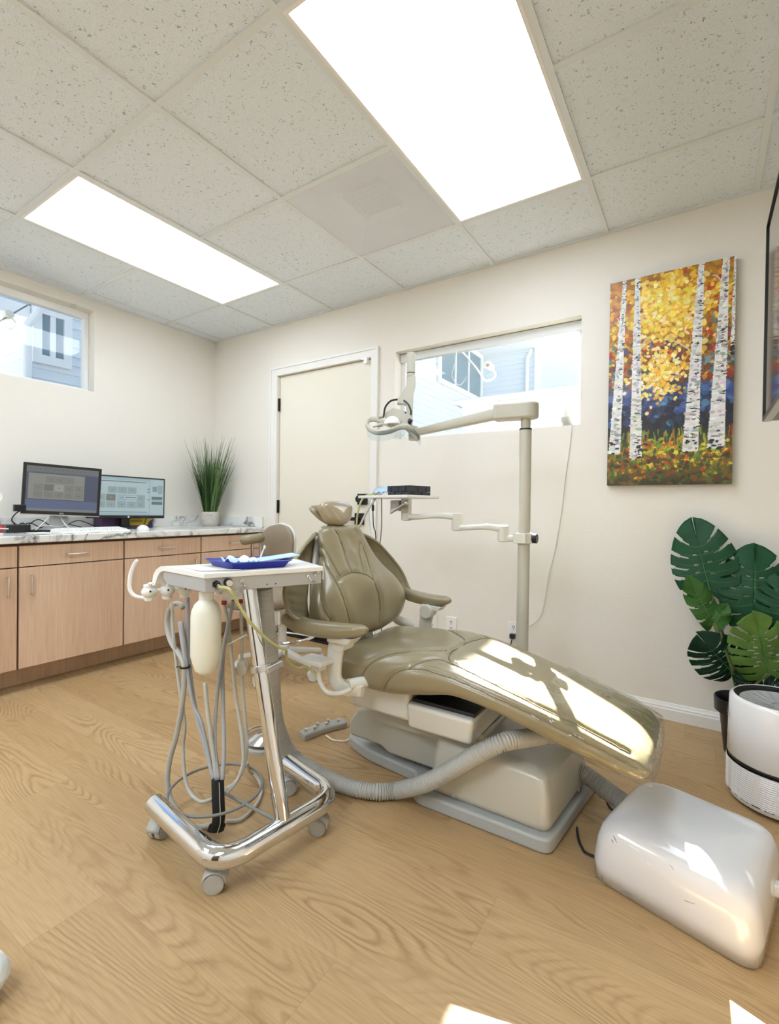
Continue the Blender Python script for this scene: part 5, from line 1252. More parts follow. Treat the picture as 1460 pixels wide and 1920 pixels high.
b.prism_pts([o00, o10, o10+tb_*BLY, o01], [p+UZ*.003 for p in (o00, o10, o10+tb_*BLY, o01)])
M['strap'] = mat('black_woven_strap', rgb(52, 53, 58), .75, bump=.3, bscale=500)
b.build('woven_strap', M['strap'], bx, smooth=False)
b = MB(); rim = [o00, o10, o10+tb_*BLY, o01]; b.tube([p+UZ*(BH-.001) for p in rim], .0028, 6, closed=True); b.build('rim', M['strap'], bx)
# blue cloth and cables on the tray
rows = []; r_ = random.Random(8); bc0 = tL + ta*.075 + tb_*.03
for i in range(12):
    rows.append([bc0+ta*(.11*i/11)+tb_*(.11*j/7)+UZ*(.016+.016*abs(math.sin(i*.9+j*1.7))+.024*math.sin(PI*j/7)+r_.uniform(0, .006)) for j in range(8)])
b = MB(); b.loft(rows, closed_ring=False, cap=False); tagit(b.build('blue_cloth', M['paleblue'], org=bc0, solid=.004, angle=180), 'folded pale blue cloth on the tray next to the black woven basket', 'cloth')
def tcable(name, pts, r, m, label): return cable(name, pts, r, m, label)
tcable('tray_hose', [ay(742, 922, -.72), ay(725, 920, -.73), ay(708, 930, -.76), ay(690, 955, -.80), ay(675, 985, -.82), ay(664, 1010, -.80), ay(655, 1030, -.75), ay(650, 1060, -.70)], .0055, M['tube_grey'], 'grey hose drooping from the tray end down behind the backrest')
tcable('pale_tube', [ay(715, 926, -.70), ay(690, 928, -.74), ay(678, 938, -.76), ay(671, 960, -.76), ay(668, 985, -.75), ay(664, 1020, -.72)], .0045, M['tube_yellow'], 'pale green tube curving over the left end of the tray')
tcable('black_cord', [ay(712, 924, -.70), ay(702, 930, -.72), ay(699, 948, -.73), ay(700, 985, -.73), ay(704, 1003, -.73), ay(706, 1060, -.70), ay(712, 1150, -.6), ay(716, 1195, -.5)], .0026, M['cable_black'], 'thin black cord with an inline switch hanging below the tray')
p0_, p1_ = ay(699, 947, -.73), ay(699, 958, -.73); b = MB(); b.cyl(p0_, p1_, .0065, seg=12); tagit(b.build('inline_switch', M['black'], org=p0_, bevel=.002), 'small black inline switch on the thin cord below the tray', 'switch')
tcable('grey_cord', [ay(716, 928, -.69), ay(715, 940, -.69), ay(715, 985, -.68), ay(711, 1030, -.66), ay(700, 1120, -.55), ay(693, 1190, -.5)], .003, M['cable_grey'], 'thin grey cord hanging straight from the tray, rightmost of the cords')
tcable('white_wire', [ay(700, 930, -.70), ay(692, 945, -.69), ay(693, 980, -.68), ay(697, 1020, -.67), ay(700, 1080, -.62), ay(690, 1190, -.52)], .002, M['cable_white'], 'thin white cord hanging between the door frame and the black cord')
# ================================================================= RIGHT SIDE
# ---- floor junction box
jb = thing('utility_box', 'glossy white scuffed plastic utility cover on the floor past the chair foot end', 'utility box', (3.57, -1.12, 0))
def jring(z, pts, r): return [Vector((x, y, z)) for x, y in round_poly(pts, r, 6)]
A, B_, C_, D_ = (3.350, -1.272), (3.718, -1.372), (3.795, -1.00), (3.425, -.925)
def inset(i): 
    cx_ = sum(p[0] for p in (A, B_, C_, D_))/4; cy2 = sum(p[1] for p in (A, B_, C_, D_))/4
    out = []
    for (x, y), (kx, ky) in zip((A, B_, C_, D_), ((1.15, 1), (1.0, 1), (.75, .9), (1.15, .8))):
        d = Vector((cx_-x, cy2-y)); out.append((x+math.copysign(i*kx, d.x), y+math.copysign(i*ky, d.y)))
    return out
b = MB(); b.loft([jring(.004, inset(.003), .05), jring(.05, inset(.0), .055), jring(.105, inset(.006), .058), jring(.132, inset(.014), .058), jring(.150, inset(.026), .058), jring(.162, inset(.042), .055), jring(.169, inset(.062), .05), jring(.172, inset(.085), .045)])
M['scuffed'] = mat('glossy_white_cover', rgb(214, 215, 218), .16, coat=.6, var=.04)
o = b.build('cover', M['scuffed'], jb, angle=180)
for i, (u0, v0, u1, v1, k) in enumerate([(1276, 1686, 1306, 1696, 'd'), (1249, 1613, 1264, 1632, 'd'), (1206, 1614, 1232, 1629, 'l'), (1178, 1584, 1200, 1598, 'l'), (1149, 1566, 1156, 1580, 'd'), (1146, 1573, 1150, 1581, 'd'), (1128, 1640, 1130, 1652, 'd'), (1162, 1668, 1188, 1680, 'd')]):
    dg = bpy.context.evaluated_depsgraph_get()
    tr = BVHTree.FromPolygons([tuple(v.co+ORG[o.name]) for v in o.data.vertices], [tuple(p.vertices) for p in o.data.polygons])
    h0 = tr.ray_cast(CAM, sight(u0, v0).normalized()); h1 = tr.ray_cast(CAM, sight(u1, v1).normalized()); hm = tr.ray_cast(CAM, sight((u0+u1)/2, (v0+v1)/2).normalized())
    if h0[0] and h1[0] and hm[0]:
        b = MB(); b.tube(spline([h0[0], hm[0], h1[0]], 4), [.0003, .0008, .0012, .0013, .0012, .0012, .001, .0008, .0003], 6); b.build('scratch', M['ink'] if k == 'd' else M['white_plastic'], jb)
b = MB(); b.box(3.750, 3.778, -1.16, -1.13, .055, .085); b.build('latch', M['white_plastic'], jb, bevel=.006)
corrugated('corrugated_hose', [(3.215, -.93, .10), (3.27, -.93, .10), (3.33, -.95, .085), (3.40, -.98, .07), (3.47, -1.02, .06)], .027, 'short grey corrugated hose from the chair base into the white utility cover', pitch=.007)
cable('floor_cable', [ay(1080, 1530, -.99), az(1083, 1566, .004), az(1090, 1588, .004), az(1104, 1602, .004), Vector((3.42, -1.18, .004))], .004, M['cable_black'], 'black cable on the floor between chair base and white utility cover, nearest one')
cable('floor_cable', [Vector((3.28, -.91, .06)), az(1133, 1488, .004), az(1140, 1508, .004), az(1155, 1524, .004), Vector((3.47, -1.0, .004))], .0035, M['cable_black'], 'black cable running beside the short corrugated hose')
cable('pale_wire', [Vector((3.285, -.905, .045)), az(1132, 1482, .004), az(1146, 1494, .004), Vector((3.46, -.93, .004))], .0025, M['cable_white'], 'pale thin cord lying beside the short corrugated hose')
# ---- air purifier
ap = thing('air_purifier', 'white cylindrical air purifier with a black band, on the floor by the plant', 'air purifier', (3.835, -.545, 0))
AX, AY, AR, AH = 3.835, -.545, .152, .362
b = MB(); b.lathe([(AR-.004, .150), (AR, .154), (AR-.004, AH-.012), (AR-.010, AH-.003), (AR-.016, AH)], (AX, AY, 0), seg=72, cap=False); b.lathe([(AR-.016, AH), (AR-.018, AH-.004)], (AX, AY, 0), seg=72, cap=False); b.build('upper_shell', M['gloss_white'], ap, angle=60)
b = MB(); b.lathe([(AR-.018, AH-.002), (AR-.020, AH-.012), (AR-.034, AH-.016)], (AX, AY, 0), seg=72, cap=False); b.build('top_ring', M['black'], ap, angle=60)
b = MB(); b.lathe([(AR-.034, AH-.016), (AR-.06, AH-.03), (AR-.09, AH-.034), (.0, AH-.03)], (AX, AY, 0), seg=48, cap=False)
for k in range(24): a = 2*PI*k/24; b.tube([(AX+.03*math.cos(a), AY+.03*math.sin(a), AH-.026), (AX+.115*math.cos(a+.25), AY+.115*math.sin(a+.25), AH-.017)], .002, 6)
b.build('top_grille', M['alu'], ap, angle=60)
b = MB(); b.lathe([(AR-.006, .136), (AR-.003, .138), (AR-.003, .150), (AR-.006, .152)], (AX, AY, 0), seg=72, cap=False); b.build('black_band', M['black'], ap, angle=60)
b = MB(); rings = []; NSG = 180
for i in range(80):
    z = .012+.124*i/79
    ring = []
    for k in range(NSG):
        a = 2*PI*k/NSG; panel = (a*9/(2*PI)) % 1; w = min(1, max(0, min(panel, 1-panel)*9-.5))
        r = AR+.0005+ (.0024*math.sin(z*900+math.sin(a*40)*1.0)*w if .02 < z < .130 else 0)
        if z < .03: r -= (.03-z)*.35
        ring.append(Vector((AX+r*math.cos(a), AY+r*math.sin(a), z)))
    rings.append(ring)
b.loft(rings, cap=False); b.lathe([(.0, .012), (AR-.008, .012)], (AX, AY, 0), seg=72, cap=False); b.build('wave_grille', M['gloss_white'], ap, angle=180)
b = MB(); b.lathe([(AR-.03, 0), (AR-.02, .012)], (AX, AY, 0), seg=60); b.build('foot', M['black'], ap)
for k in range(26):
    a0_ = 2*PI*k/26; b = MB()
    b.loft([[Vector((AX+rr*math.cos(a0_+.17*j/4), AY+rr*math.sin(a0_+.17*j/4), z)) for rr, z in ((AR-.003, .027), (AR+.0015, .027), (AR+.0015, .030), (AR-.003, .030))] for j in range(5)]); b.build('vent_slit', M['black'], ap, smooth=False)
# lettering wrapped on the shell
cu = bpy.data.curves.new('t', 'FONT'); cu.body = 'levoit'; cu.size = .034; cu.align_x = 'RIGHT'
tmp = bpy.data.objects.new('t', cu); C.objects.link(tmp); me = bpy.data.meshes.new_from_object(tmp.evaluated_get(bpy.context.evaluated_depsgraph_get())); bpy.data.objects.remove(tmp)
va = Vector((AX-CAM.x, AY-CAM.y)); base_a = math.atan2(-va.y, -va.x)-math.radians(66)
zlt = ay(1365, 1334, -.56).z
b = MB(); b.add([Vector((AX+(AR+.0012)*math.cos(base_a+v.co.x/AR), AY+(AR+.0012)*math.sin(base_a+v.co.x/AR), zlt+v.co.y-.012)) for v in me.vertices], [tuple(p.vertices) for p in me.polygons])
b.build('lettering', M['ink'], ap, smooth=False, fixn=False)
# ---- monstera
mp_ = thing('potted_monstera', 'artificial monstera plant in a black pot by the wall behind the air purifier', 'plant', (3.745, -.20, 0))
MXX, MYY = 3.748, -.20
b = MB(); b.lathe([(.0, .0), (.062, .0), (.080, .165), (.083, .168), (.098, .172), (.100, .225), (.096, .228), (.092, .22), (.086, .18), (.0, .18)], (MXX, MYY, 0), seg=40); b.build('pot', M['black'], mp_, angle=40)
def leaf_mats():
    out = []
    for n_, c in (('dark', (26, 72, 44)), ('deep', (20, 52, 36)), ('light', (84, 116, 48)), ('mid', (56, 98, 42))):
        out.append(mat('monstera_'+n_, rgb(*c), .5, spec=.22, var=.3, vscale=14, bump=.15, bscale=60))
    return out
LM = leaf_mats(); M['stem'] = mat('monstera_stem', rgb(96, 112, 60), .5); M['vein'] = mat('monstera_vein', rgb(70, 112, 66), .5)
def monstera(base, tip, width, nrm, m, slits=5, cup=.10, seed=0, depth=.55):
    base, tip = Vector(base), Vector(tip); ax2 = tip-base; Ln = ax2.length; ey = ax2.normalized()
    n_ = Vector(nrm); n_ = (n_-ey*n_.dot(ey)).normalized(); ex = ey.cross(n_)
    r_ = random.Random(seed); NS_, NT = 90, 14; b = MB()
    Wp = lambda s: width*(max(0, math.sin(PI*(.13+.87*s)**.95)))**.62*(1 if s < .97 else .8)
    def P(side, s, t):
        w = Wp(s); fwd = Ln*(.30*t*t*(s+.1)-.34*(1-s)**2.2*t*(1.35-t*.6))
        x = side*w*t; y = s*Ln+fwd
        z = -cup*width*(t**1.6)*1.6+.012*math.sin(9*s+side)*t - .10*Ln*s*s
        return base+ex*x+ey*y+n_*z
    for side in (-1, 1):
        cuts = [(i+.85+r_.uniform(-.15, .15))/(slits+1.1) for i in range(slits)]
        hw_ = [r_.uniform(.012, .026) for _ in cuts]
        holes = [(c+.06, .12, .28, .012) for c in cuts[1:-1]]
        idx = {}; vs = []
        for i in range(NS_+1):
            for j in range(NT+1): idx[i, j] = len(vs); vs.append(P(side, i/NS_, j/NT))
        fs = []
        for i in range(NS_):
            for j in range(NT):
                s, t = (i+.5)/NS_, (j+.5)/NT
                if any(abs(s-c) < h*(.35+.9*(t-(1-depth))/depth) and t > 1-depth for c, h in zip(cuts, hw_)): continue
                if any(abs(s-c) < h2 and t0 < t < t1 for c, t0, t1, h2 in holes): continue
                q = (idx[i, j], idx[i+1, j], idx[i+1, j+1], idx[i, j+1]); fs.append(q if side > 0 else q[::-1])
        b.add(vs, fs)
    lf = b.build('leaf', m, mp_, angle=180, solid=.0012, fixn=False)
    b = MB(); b.tube([P(1, s/20, 0)+n_*.0005 for s in range(20)], [.003*(1-s/22) for s in range(20)], 8)
    for k in range(6):
        for side in (-1, 1): b.tube([P(side, (k+.55)/7, t/6*.85)+n_*.0004 for t in range(7)], [.0013*(1-t/8) for t in range(7)], 6)
    b.build('vein', M['vein'], lf, angle=180)
    return base
root = Vector((MXX, MYY, .19))
def stem(pts, r=.006):
    b = MB(); b.tube(spline(pts, 8), [r*1.3]*4+[r]*200, 10); b.build('stem', M['stem'], mp_)
TC = Vector((CAM.x-3.7, CAM.y+.2, .1)).normalized()
leaves = [((1332, 1112, -.17), (1302, 1003, -.14), .130, 0, 5, TC+RGT*-.15, .55), ((1414, 1156, -.20), (1416, 1050, -.16), .128, 0, 5, TC+RGT*.1+UZ*.2, .55),
          ((1374, 1262, -.19), (1326, 1212, -.26), .110, 1, 5, TC+UZ*.25-RGT*.2, .72), ((1336, 1166, -.23), (1302, 1102, -.27), .055, 3, 3, TC+UZ*.15+RGT*.3, .6),
          ((1340, 1172, -.23), (1356, 1142, -.24), .040, 3, 2, TC, .4), ((1440, 1262, -.26), (1424, 1180, -.30), .115, 2, 6, TC+UZ*.4+RGT*.2, .8),
          ((1432, 1288, -.22), (1470, 1300, -.26), .085, 1, 4, TC+UZ*.5, .6), ((1410, 1300, -.2), (1398, 1262, -.26), .05, 1, 3, TC+UZ*.4, .6), ((1470, 1170, -.22), (1500, 1090, -.2), .12, 0, 5, TC, .5)]
for i, (bs_, tp, w, mi, sl_, nn, dp) in enumerate(leaves):
    monstera(ay(*bs_), ay(*tp), w, nn, LM[mi], sl_, .12, i+2, dp)
for bs_, mids in (((1332, 1112, -.17), [(1352, 1180, -.19), (1370, 1235, -.2)]), ((1414, 1156, -.20), [(1402, 1205, -.2), (1388, 1250, -.2)]), ((1374, 1262, -.19), [(1378, 1280, -.2)]), ((1338, 1168, -.23), [(1358, 1215, -.22), (1374, 1262, -.21)]), ((1440, 1262, -.26), [(1415, 1285, -.23)]), ((1470, 1170, -.22), [(1440, 1250, -.21)])):
    stem([ay(*bs_)]+[ay(*m_) for m_ in mids]+[root+Vector((rnd.uniform(-.02, .02), rnd.uniform(-.02, .02), 0))])
# ---- painting
def painting():
    x0, x1, z0, z1 = 3.187, 3.703, 1.131, 2.149
    t = thing('canvas_painting', 'autumn birch trees painted on an unframed canvas hanging on the wall', 'painting', ((x0+x1)/2, 0, z0))
    b = MB(); b.box(x0, x1, -.032, -.002, z0, z1); b.build('canvas', mat('canvas_edge', rgb(40, 34, 28), .7), t, smooth=False)
    W, H = 176, 346; r = np.random.RandomState(11)
    yy, xx = np.mgrid[0:H, 0:W]; U = xx/W; V = 1-yy/H          # V up
    img = np.zeros((H, W, 3))
    def lerp(a, b, t): return a+(b-a)*t
    stops = [(0, (52, 44, 24)), (.06, (84, 78, 28)), (.14, (120, 104, 26)), (.22, (44, 50, 30)), (.30, (22, 24, 34)), (.40, (40, 54, 96)), (.50, (84, 60, 40)), (.62, (120, 78, 30)), (.75, (176, 122, 24)), (.9, (196, 142, 26)), (1, (140, 100, 26))]
    for c in range(3): img[..., c] = np.interp(V, [s[0] for s in stops], [s[1][c] for s in stops])
    def dab(u, v, ru, rv, ang, col, al=.92):
        cx, cy = u*W, (1-v)*H; R = max(ru, rv)*W+2
        i0, i1, j0, j1 = int(max(0, cy-R)), int(min(H, cy+R+1)), int(max(0, cx-R)), int(min(W, cx+R+1))
        if i0 >= i1 or j0 >= j1: return
        Y, X = np.mgrid[i0:i1, j0:j1]; dx, dy = (X-cx)/W, (Y-cy)/W; ca, sa = math.cos(ang), math.sin(ang)
        p, q = (dx*ca+dy*sa)/ru, (-dx*sa+dy*ca)/rv
        m = (np.abs(p)**2.4+np.abs(q)**2.4 < 1)[..., None]*al
        img[i0:i1, j0:j1] = img[i0:i1, j0:j1]*(1-m)+np.array(col)*m
    yel = [(232, 190, 40), (240, 208, 70), (214, 150, 28), (250, 228, 120), (196, 120, 24), (226, 170, 36), (170, 96, 26), (238, 200, 60)]
    org = [(206, 104, 24), (180, 60, 30), (214, 130, 30), (190, 44, 36), (120, 60, 30)]
    blu = [(52, 84, 150), (70, 110, 180), (34, 46, 92), (90, 150, 196), (28, 30, 48), (60, 62, 120)]
    grn = [(120, 140, 36), (170, 176, 44), (80, 104, 34), (206, 200, 50), (52, 70, 28), (200, 130, 30), (196, 84, 24), (226, 206, 60)]
    def pick(L_): return np.array(L_[r.randint(len(L_))])+r.randint(-14, 15, 3)
    mut = [(176, 126, 28), (150, 104, 28), (198, 148, 34), (128, 86, 30), (210, 160, 40), (160, 90, 26)]
    for _ in range(900):
        u, v = r.rand(), r.uniform(.5, 1.0); s = r.uniform(.02, .05); dab(u, v, s, s*r.uniform(.5, 1), r.uniform(0, PI), pick(mut if r.rand() < .85 else org), .45)
    for _ in range(420):
        u, v = r.rand(), r.uniform(.5, .97); s = r.uniform(.010, .024); dab(u, v, s, s*r.uniform(.6, 1), r.uniform(0, PI), pick(yel if r.rand() < .75 else org[:4]), .8)
    for _ in range(520):
        u, v = r.rand(), r.normal(.56, .075); s = r.uniform(.012, .030); k = r.rand()
        dab(u, v, s*.8, s*1.1, r.uniform(-.4, .4), pick([(100, 56, 30), (70, 44, 34), (130, 70, 30), (60, 60, 50)] if k < .55 else ([(190, 44, 36), (150, 40, 34)] if k < .68 else ([(64, 120, 150), (86, 150, 190), (60, 90, 120)] if k < .84 else yel))), .75)
    for _ in range(420):
        u, v = r.rand(), r.uniform(.26, .46); s = r.uniform(.015, .035); k = (v-.26)/.2
        dab(u, v, s, s, r.uniform(0, PI), pick(blu[:4]+[(56, 60, 120)] if r.rand() < k*1.1-.05 else [(20, 20, 26), (14, 16, 18), (28, 30, 40), (34, 40, 70)]), .6)
    for _ in range(460):
        k = r.rand(); u, v = r.normal(.50, .17), r.normal(.84, .085); s = r.uniform(.014, .034)
        dab(u, v, s, s*r.uniform(.5, .9), r.uniform(0, PI), pick([(240, 206, 60), (248, 222, 96), (230, 184, 44), (214, 170, 40), (250, 232, 140)]), .75)
    for _ in range(520):                       # bright leaf clusters
        k = r.randint(3); cu_, cv_, su, sv = [(.46, .80, .17, .09), (.44, .52, .09, .05), (.44, .53, .12, .06)][k]
        dab(r.normal(cu_, su), r.normal(cv_, sv), r.uniform(.010, .024), r.uniform(.008, .018), r.uniform(0, PI), pick([(250, 226, 110), (244, 204, 60), (255, 240, 180), (230, 170, 40)]), .9)
    for _ in range(420):                       # upright grass strokes
        u = r.rand(); v = r.uniform(.10, .25); dab(u, v, .006, r.uniform(.03, .07), r.uniform(-.2, .2), pick(grn if r.rand() < .7 else [(30, 40, 24)]), .6)
    for cx_, cv, su, sv in ((.42, .17, .10, .03), (.55, .12, .16, .03), (.2, .10, .12, .03), (.85, .12, .1, .03)):
        for _ in range(120): dab(r.normal(cx_, su), r.normal(cv, sv), r.uniform(.010, .026), r.uniform(.008, .016), r.uniform(0, PI), pick(grn), .9)
    for _ in range(260): dab(r.rand(), r.uniform(0, .15), r.uniform(.015, .035), r.uniform(.012, .022), r.uniform(0, PI), pick([(70, 80, 28), (48, 40, 22), (96, 90, 30), (150, 74, 24), (110, 110, 34), (40, 48, 24), (90, 50, 24)]), .6)
    trunks = [((.10, .16), (.10, .205), .115, .024), ((.245, .135), (.235, 1.0), .095, .038), ((.685, .155), (.745, 1.0), .112, .040), ((.875, .165), (.925, 1.0), .115, .044), ((.985, .58), (1.0, 1.0), .03, .03)]
    trunks[0] = ((.06, .16), (.125, 1.0), .094, .030)
    for (p, q, w0, w1) in trunks:
        vs_ = np.linspace(p[1], q[1], 240)
        for v in vs_:
            f = (v-p[1])/(q[1]-p[1]); u = p[0]+(q[0]-p[0])*f; w = (w0+(w1-w0)*f)*.56
            dab(u, v, w, .008, 0, np.array((226, 225, 222)), 1)
        for _ in range(int(260*(q[1]-p[1])+20)):
            f = r.rand(); v = p[1]+(q[1]-p[1])*f; u0 = p[0]+(q[0]-p[0])*f; w = (w0+(w1-w0)*f)*.56
            k = r.rand()
            col = pick([(240, 239, 236), (214, 212, 208), (186, 184, 182), (150, 150, 150)]) if k < .84 else pick([(40, 40, 42), (70, 70, 72), (24, 24, 26)])
            o_ = r.uniform(-.8, .7)*w if k < .84 else r.uniform(.0, .8)*w*(1 if r.rand() < .75 else -1)
            dab(u0+o_, v, w*r.uniform(.2, .55), r.uniform(.005, .016 if k < .84 else .008), r.uniform(-.25, .25), col, .85)
        for _ in range(14): dab(p[0]+r.uniform(-.5, .5)*w0*.85, p[1]+r.uniform(-.012, .05), r.uniform(.006, .02), r.uniform(.004, .012), 0, pick([(24, 24, 26), (40, 38, 36), (210, 208, 204)]), .95)
    def twig(u0, v0, u1, v1):
        for k in range(40):
            t_ = k/39; dab(u0+(u1-u0)*t_, v0+(v1-v0)*t_+.012*math.sin(3*t_), .006*(1.2-t_), .005, 0, np.array((212, 200, 190)), .95)
    for a in ((.66, .62, .46, .685), (.69, .745, .62, .77), (.28, .66, .33, .70), (.27, .79, .31, .83), (.90, .895, .83, .935), (.72, .82, .66, .845), (.09, .78, .06, .82)): twig(*a)
    img += r.normal(0, 5, img.shape)
    img = np.clip(img, 0, 255)/255; L_ = np.where(img <= .04045, img/12.92, ((img+.055)/1.055)**2.4)
    # relief follows the paint a little
    gx = np.linspace(x0, x1, W+1); gz = np.linspace(z1, z0, H+1)
    vs = [(x, -.0335, z) for z in gz for x in gx]
    fs = [(i*(W+1)+j, (i+1)*(W+1)+j, (i+1)*(W+1)+j+1, i*(W+1)+j+1) for i in range(H) for j in range(W)]
    b = MB(); b.v = vs; b.f = fs; b.mi = [0]*len(fs)
    m = mat('painted_surface', (.5, .5, .5, 1), .42, coat=.1, bump=.25, bscale=160); tr = m.node_tree
    at_ = nd(tr, 'ShaderNodeAttribute', attribute_name='paint'); tr.links.new(at_.outputs['Color'], tr.nodes['Principled BSDF'].inputs['Base Color'])
    o = b.build('painted_scene', m, t, smooth=False, fixn=False)
    col = o.data.color_attributes.new('paint', 'FLOAT_COLOR', 'CORNER')
    rep = np.repeat(np.concatenate([L_.reshape(-1, 3), np.ones((W*H, 1))], 1), 4, axis=0).astype(np.float32)
    col.data.foreach_set('color', rep.ravel())
painting()
# ---- wall television
TX = 3.772
ta_, tb2 = ax(1433, 455, TX), ax(1440, 779, TX)
tv = thing('television', 'large black wall television at the right picture edge', 'television', (TX+.03, tb2.y-.5, tb2.z))
yF = (ta_.y+tb2.y)/2; yN = yF-.98; zT, zB = ta_.z, tb2.z
M['tv_screen'] = mat('dark_glossy_screen', rgb(10, 10, 12), .06, coat=.6)
b = MB(); b.box(TX, TX+.045, yN, yF, zB, zT); b.box(TX+.045, TX+.075, yN+.2, yF-.2, zB+.1, zT-.12); b.build('housing', M['black'], tv, bevel=.004)
b = MB()
for e in ((yF-.010, yF, zB, zT), (yN, yN+.010, zB, zT), (yN+.0101, yF-.0101, zT-.010, zT), (yN+.0101, yF-.0101, zB, zB+.012)): b.box(TX-.006, TX+.001, *e)
b.build('bezel', M['black'], tv, smooth=False)
b = MB(); b.box(TX-.0015, TX, yN+.008, yF-.008, zB+.016, zT-.008); b.build('screen', M['tv_screen'], tv, smooth=False)
b = MB(); b.box(TX-.003, TX+.02, yN, yF, zB-.002, zB+.014); b.build('lower_trim', M['alu'], tv, bevel=.002)
b = MB(); b.box(TX+.07, RX-.022, (yN+yF)/2-.03, (yN+yF)/2+.03, (zT+zB)/2-.04, (zT+zB)/2+.04); b.box(RX-.022, RX-.003, (yN+yF)/2-.12, (yN+yF)/2+.12, (zT+zB)/2-.15, (zT+zB)/2+.15); b.build('wall_bracket', M['matte_black'], tv)
# ---- smart speaker on the sill
sp0 = ay(1067, 798, -.045); sp0 = Vector((sp0.x, -.045, WZ0))
sp0.y = .045; sp0.x = ay(1066, 790, .045).x-.006
spk = thing('smart_speaker', 'small white and grey rounded speaker on the window sill', 'speaker', sp0)
b = MB(); b.lathe([(.040, .048), (.0415, .06), (.040, .09), (.036, .13), (.033, .142), (.026, .146), (.0, .143)], sp0, seg=36); b.build('top_shell', M['white_plastic'], spk, angle=60)
b = MB(); b.lathe([(.0, .002), (.034, .002), (.042, .014), (.044, .03), (.0405, .048)], sp0, seg=36); b.build('fabric_base', M['hose'], spk, angle=60)
cable('speaker_cord', [Vector((sp0.x+.03, .03, WZ0+.003)), Vector((sp0.x+.035, -.006, WZ0-.004)), ay(1066, 850, -.006), ay(1059, 900, -.006), ay(1052, 960, -.006), ay(1040, 1030, -.006), ay(1028, 1080, -.006), ay(1018, 1140, -.006), ay(1004, 1165, -.008), Vector((pp.x+.02, -.012, pp.z+.01))], .0024, M['cable_white'], 'thin white cord from the sill speaker down the wall to the outlet')
# ---- plastic wrapped item at the lower left corner
c0 = az(-48, 1885); r_ = random.Random(2)
b = MB(); rings = []
for i in range(10):
    a = PI*(i+.3)/10.3; rings.append([c0+Vector((math.cos(2*PI*k/22)*.055*math.sin(a)*r_.uniform(.86, 1.1), math.sin(2*PI*k/22)*.055*math.sin(a)*r_.uniform(.86, 1.1), .045-.045*math.cos(a))) for k in range(22)])
rings = rings[::1]; b.loft(rings)
tagit(b.build('plastic_bag', M['clearwhite'], org=(c0.x, c0.y, 0), angle=25), 'crumpled translucent plastic bag on the floor at the lower left corner', 'plastic bag')
# ================================================================= OUTSIDE
M['siding'] = mat('white_siding', rgb(226, 233, 240), .6); M['ext_trim'] = mat('white_exterior_trim', rgb(240, 243, 246), .5)
M['ext_glass'] = mat('window_glass_outside', rgb(120, 140, 150), .08); M['roof'] = mat('grey_shingle', rgb(150, 150, 152), .8); M['concrete'] = mat('pale_concrete', rgb(120, 118, 114), .85)
M['stucco'] = mat('white_stucco', rgb(244, 244, 244), .8)
def siding(name, p0, p1, z0, z1, nrm, parent, step=.12):
    """lapped boards between two plan points"""
    p0, p1, n = Vector((*p0, 0)), Vector((*p1, 0)), Vector(nrm)
    b = MB(); z = z0
    while z < z1-1e-6:
        h = min(step, z1-z)
        b.quad(p0+UZ*z+n*.022, p1+UZ*z+n*.022, p1+UZ*(z+h)+n*.002, p0+UZ*(z+h)+n*.002); b.quad(p0+UZ*z, p1+UZ*z, p1+UZ*z+n*.022, p0+UZ*z+n*.022)
        z += step
    return b.build(name, M['siding'], parent, smooth=False)
def ext_window(parent, c, along, n, w, h, name='window', cols=2):
    c, a, n = Vector(c), Vector(along), Vector(n); fr = frame4(c, a, UZ, n)
    if a.cross(UZ).dot(n) < 0: fr = frame4(c, -a, UZ, n)
    b = MB()
    for x0, x1, y0, y1 in [(-w/2-.09, w/2+.09, -h/2-.1, -h/2), (-w/2-.09, w/2+.09, h/2, h/2+.1), (-w/2-.09, -w/2, -h/2, h/2), (w/2, w/2+.09, -h/2, h/2)]: b.box(x0, x1, y0, y1, 0, .06, fr)
    for k in range(1, cols): b.box(-w/2+w*k/cols-.03, -w/2+w*k/cols+.03, -h/2, h/2, 0, .05, fr)
    f = b.build(name, M['ext_trim'], parent, smooth=False)
    b = MB(); b.box(-w/2, w/2, -h/2, h/2, .0, .03, fr); b.build('pane', M['ext_glass'], f, smooth=False)
def gutter_pipe(parent, x, y, z0, z1): 
    b = MB(); b.tube([(x, y, z0), (x, y, z1-.25), (x+.05, y+.08, z1-.1), (x+.05, y+.1, z1)], .045, 10); b.build('downspout', M['ext_trim'], parent)
# house seen through the window behind the chair
ha = thing('siding_house', 'white siding house outside the window behind the chair, dark panes under its eaves', 'house', (-1.6, 5.2, 0))
xw = -1.0
ptA, ptB = at(0, xw, 905, 720), at(0, xw, 790, 720)
yC = ptA.y
siding('siding_wall', (xw, .9), (xw, yC), 0, 8.3, (1, 0, 0), ha)  # upper part unseen, raised to keep sun off the seat and backrest
siding('siding_wall', (xw, yC), (xw+2.4, yC), 0, 5.2, (0, -1, 0), ha)
wa = at(0, xw, 862, 690); ext_window(ha, (xw+.02, wa.y, wa.z), (0, 1, 0), (1, 0, 0), abs(at(0, xw, 905, 690).y-at(0, xw, 826, 690).y)*.92, .95, cols=3)
xe2 = at(1, yC, 1008, 700).x
b = MB(); b.box(xe2-.06, xe2+.06, yC-.08, yC+.02, 0, 5.2); b.build('corner_board', M['ext_trim'], ha, smooth=False)
gutter_pipe(ha, at(1, yC, 990, 700).x, yC-.1, 0, at(1, yC, 990, 655).z)
xr = xe2+.9
siding('siding_wall', (xe2, yC), (xr, yC+4), 0, 5.2, (.97, -.23, 0), ha)
wb = at(1, yC+1.0, 1040, 702); ext_window(ha, (wb.x, yC+1.0, wb.z), Vector((.9, 4, 0)).normalized(), (.97, -.23, 0), 1.0, .9)
ez_ = at(1, yC-.5, 1000, 640).z
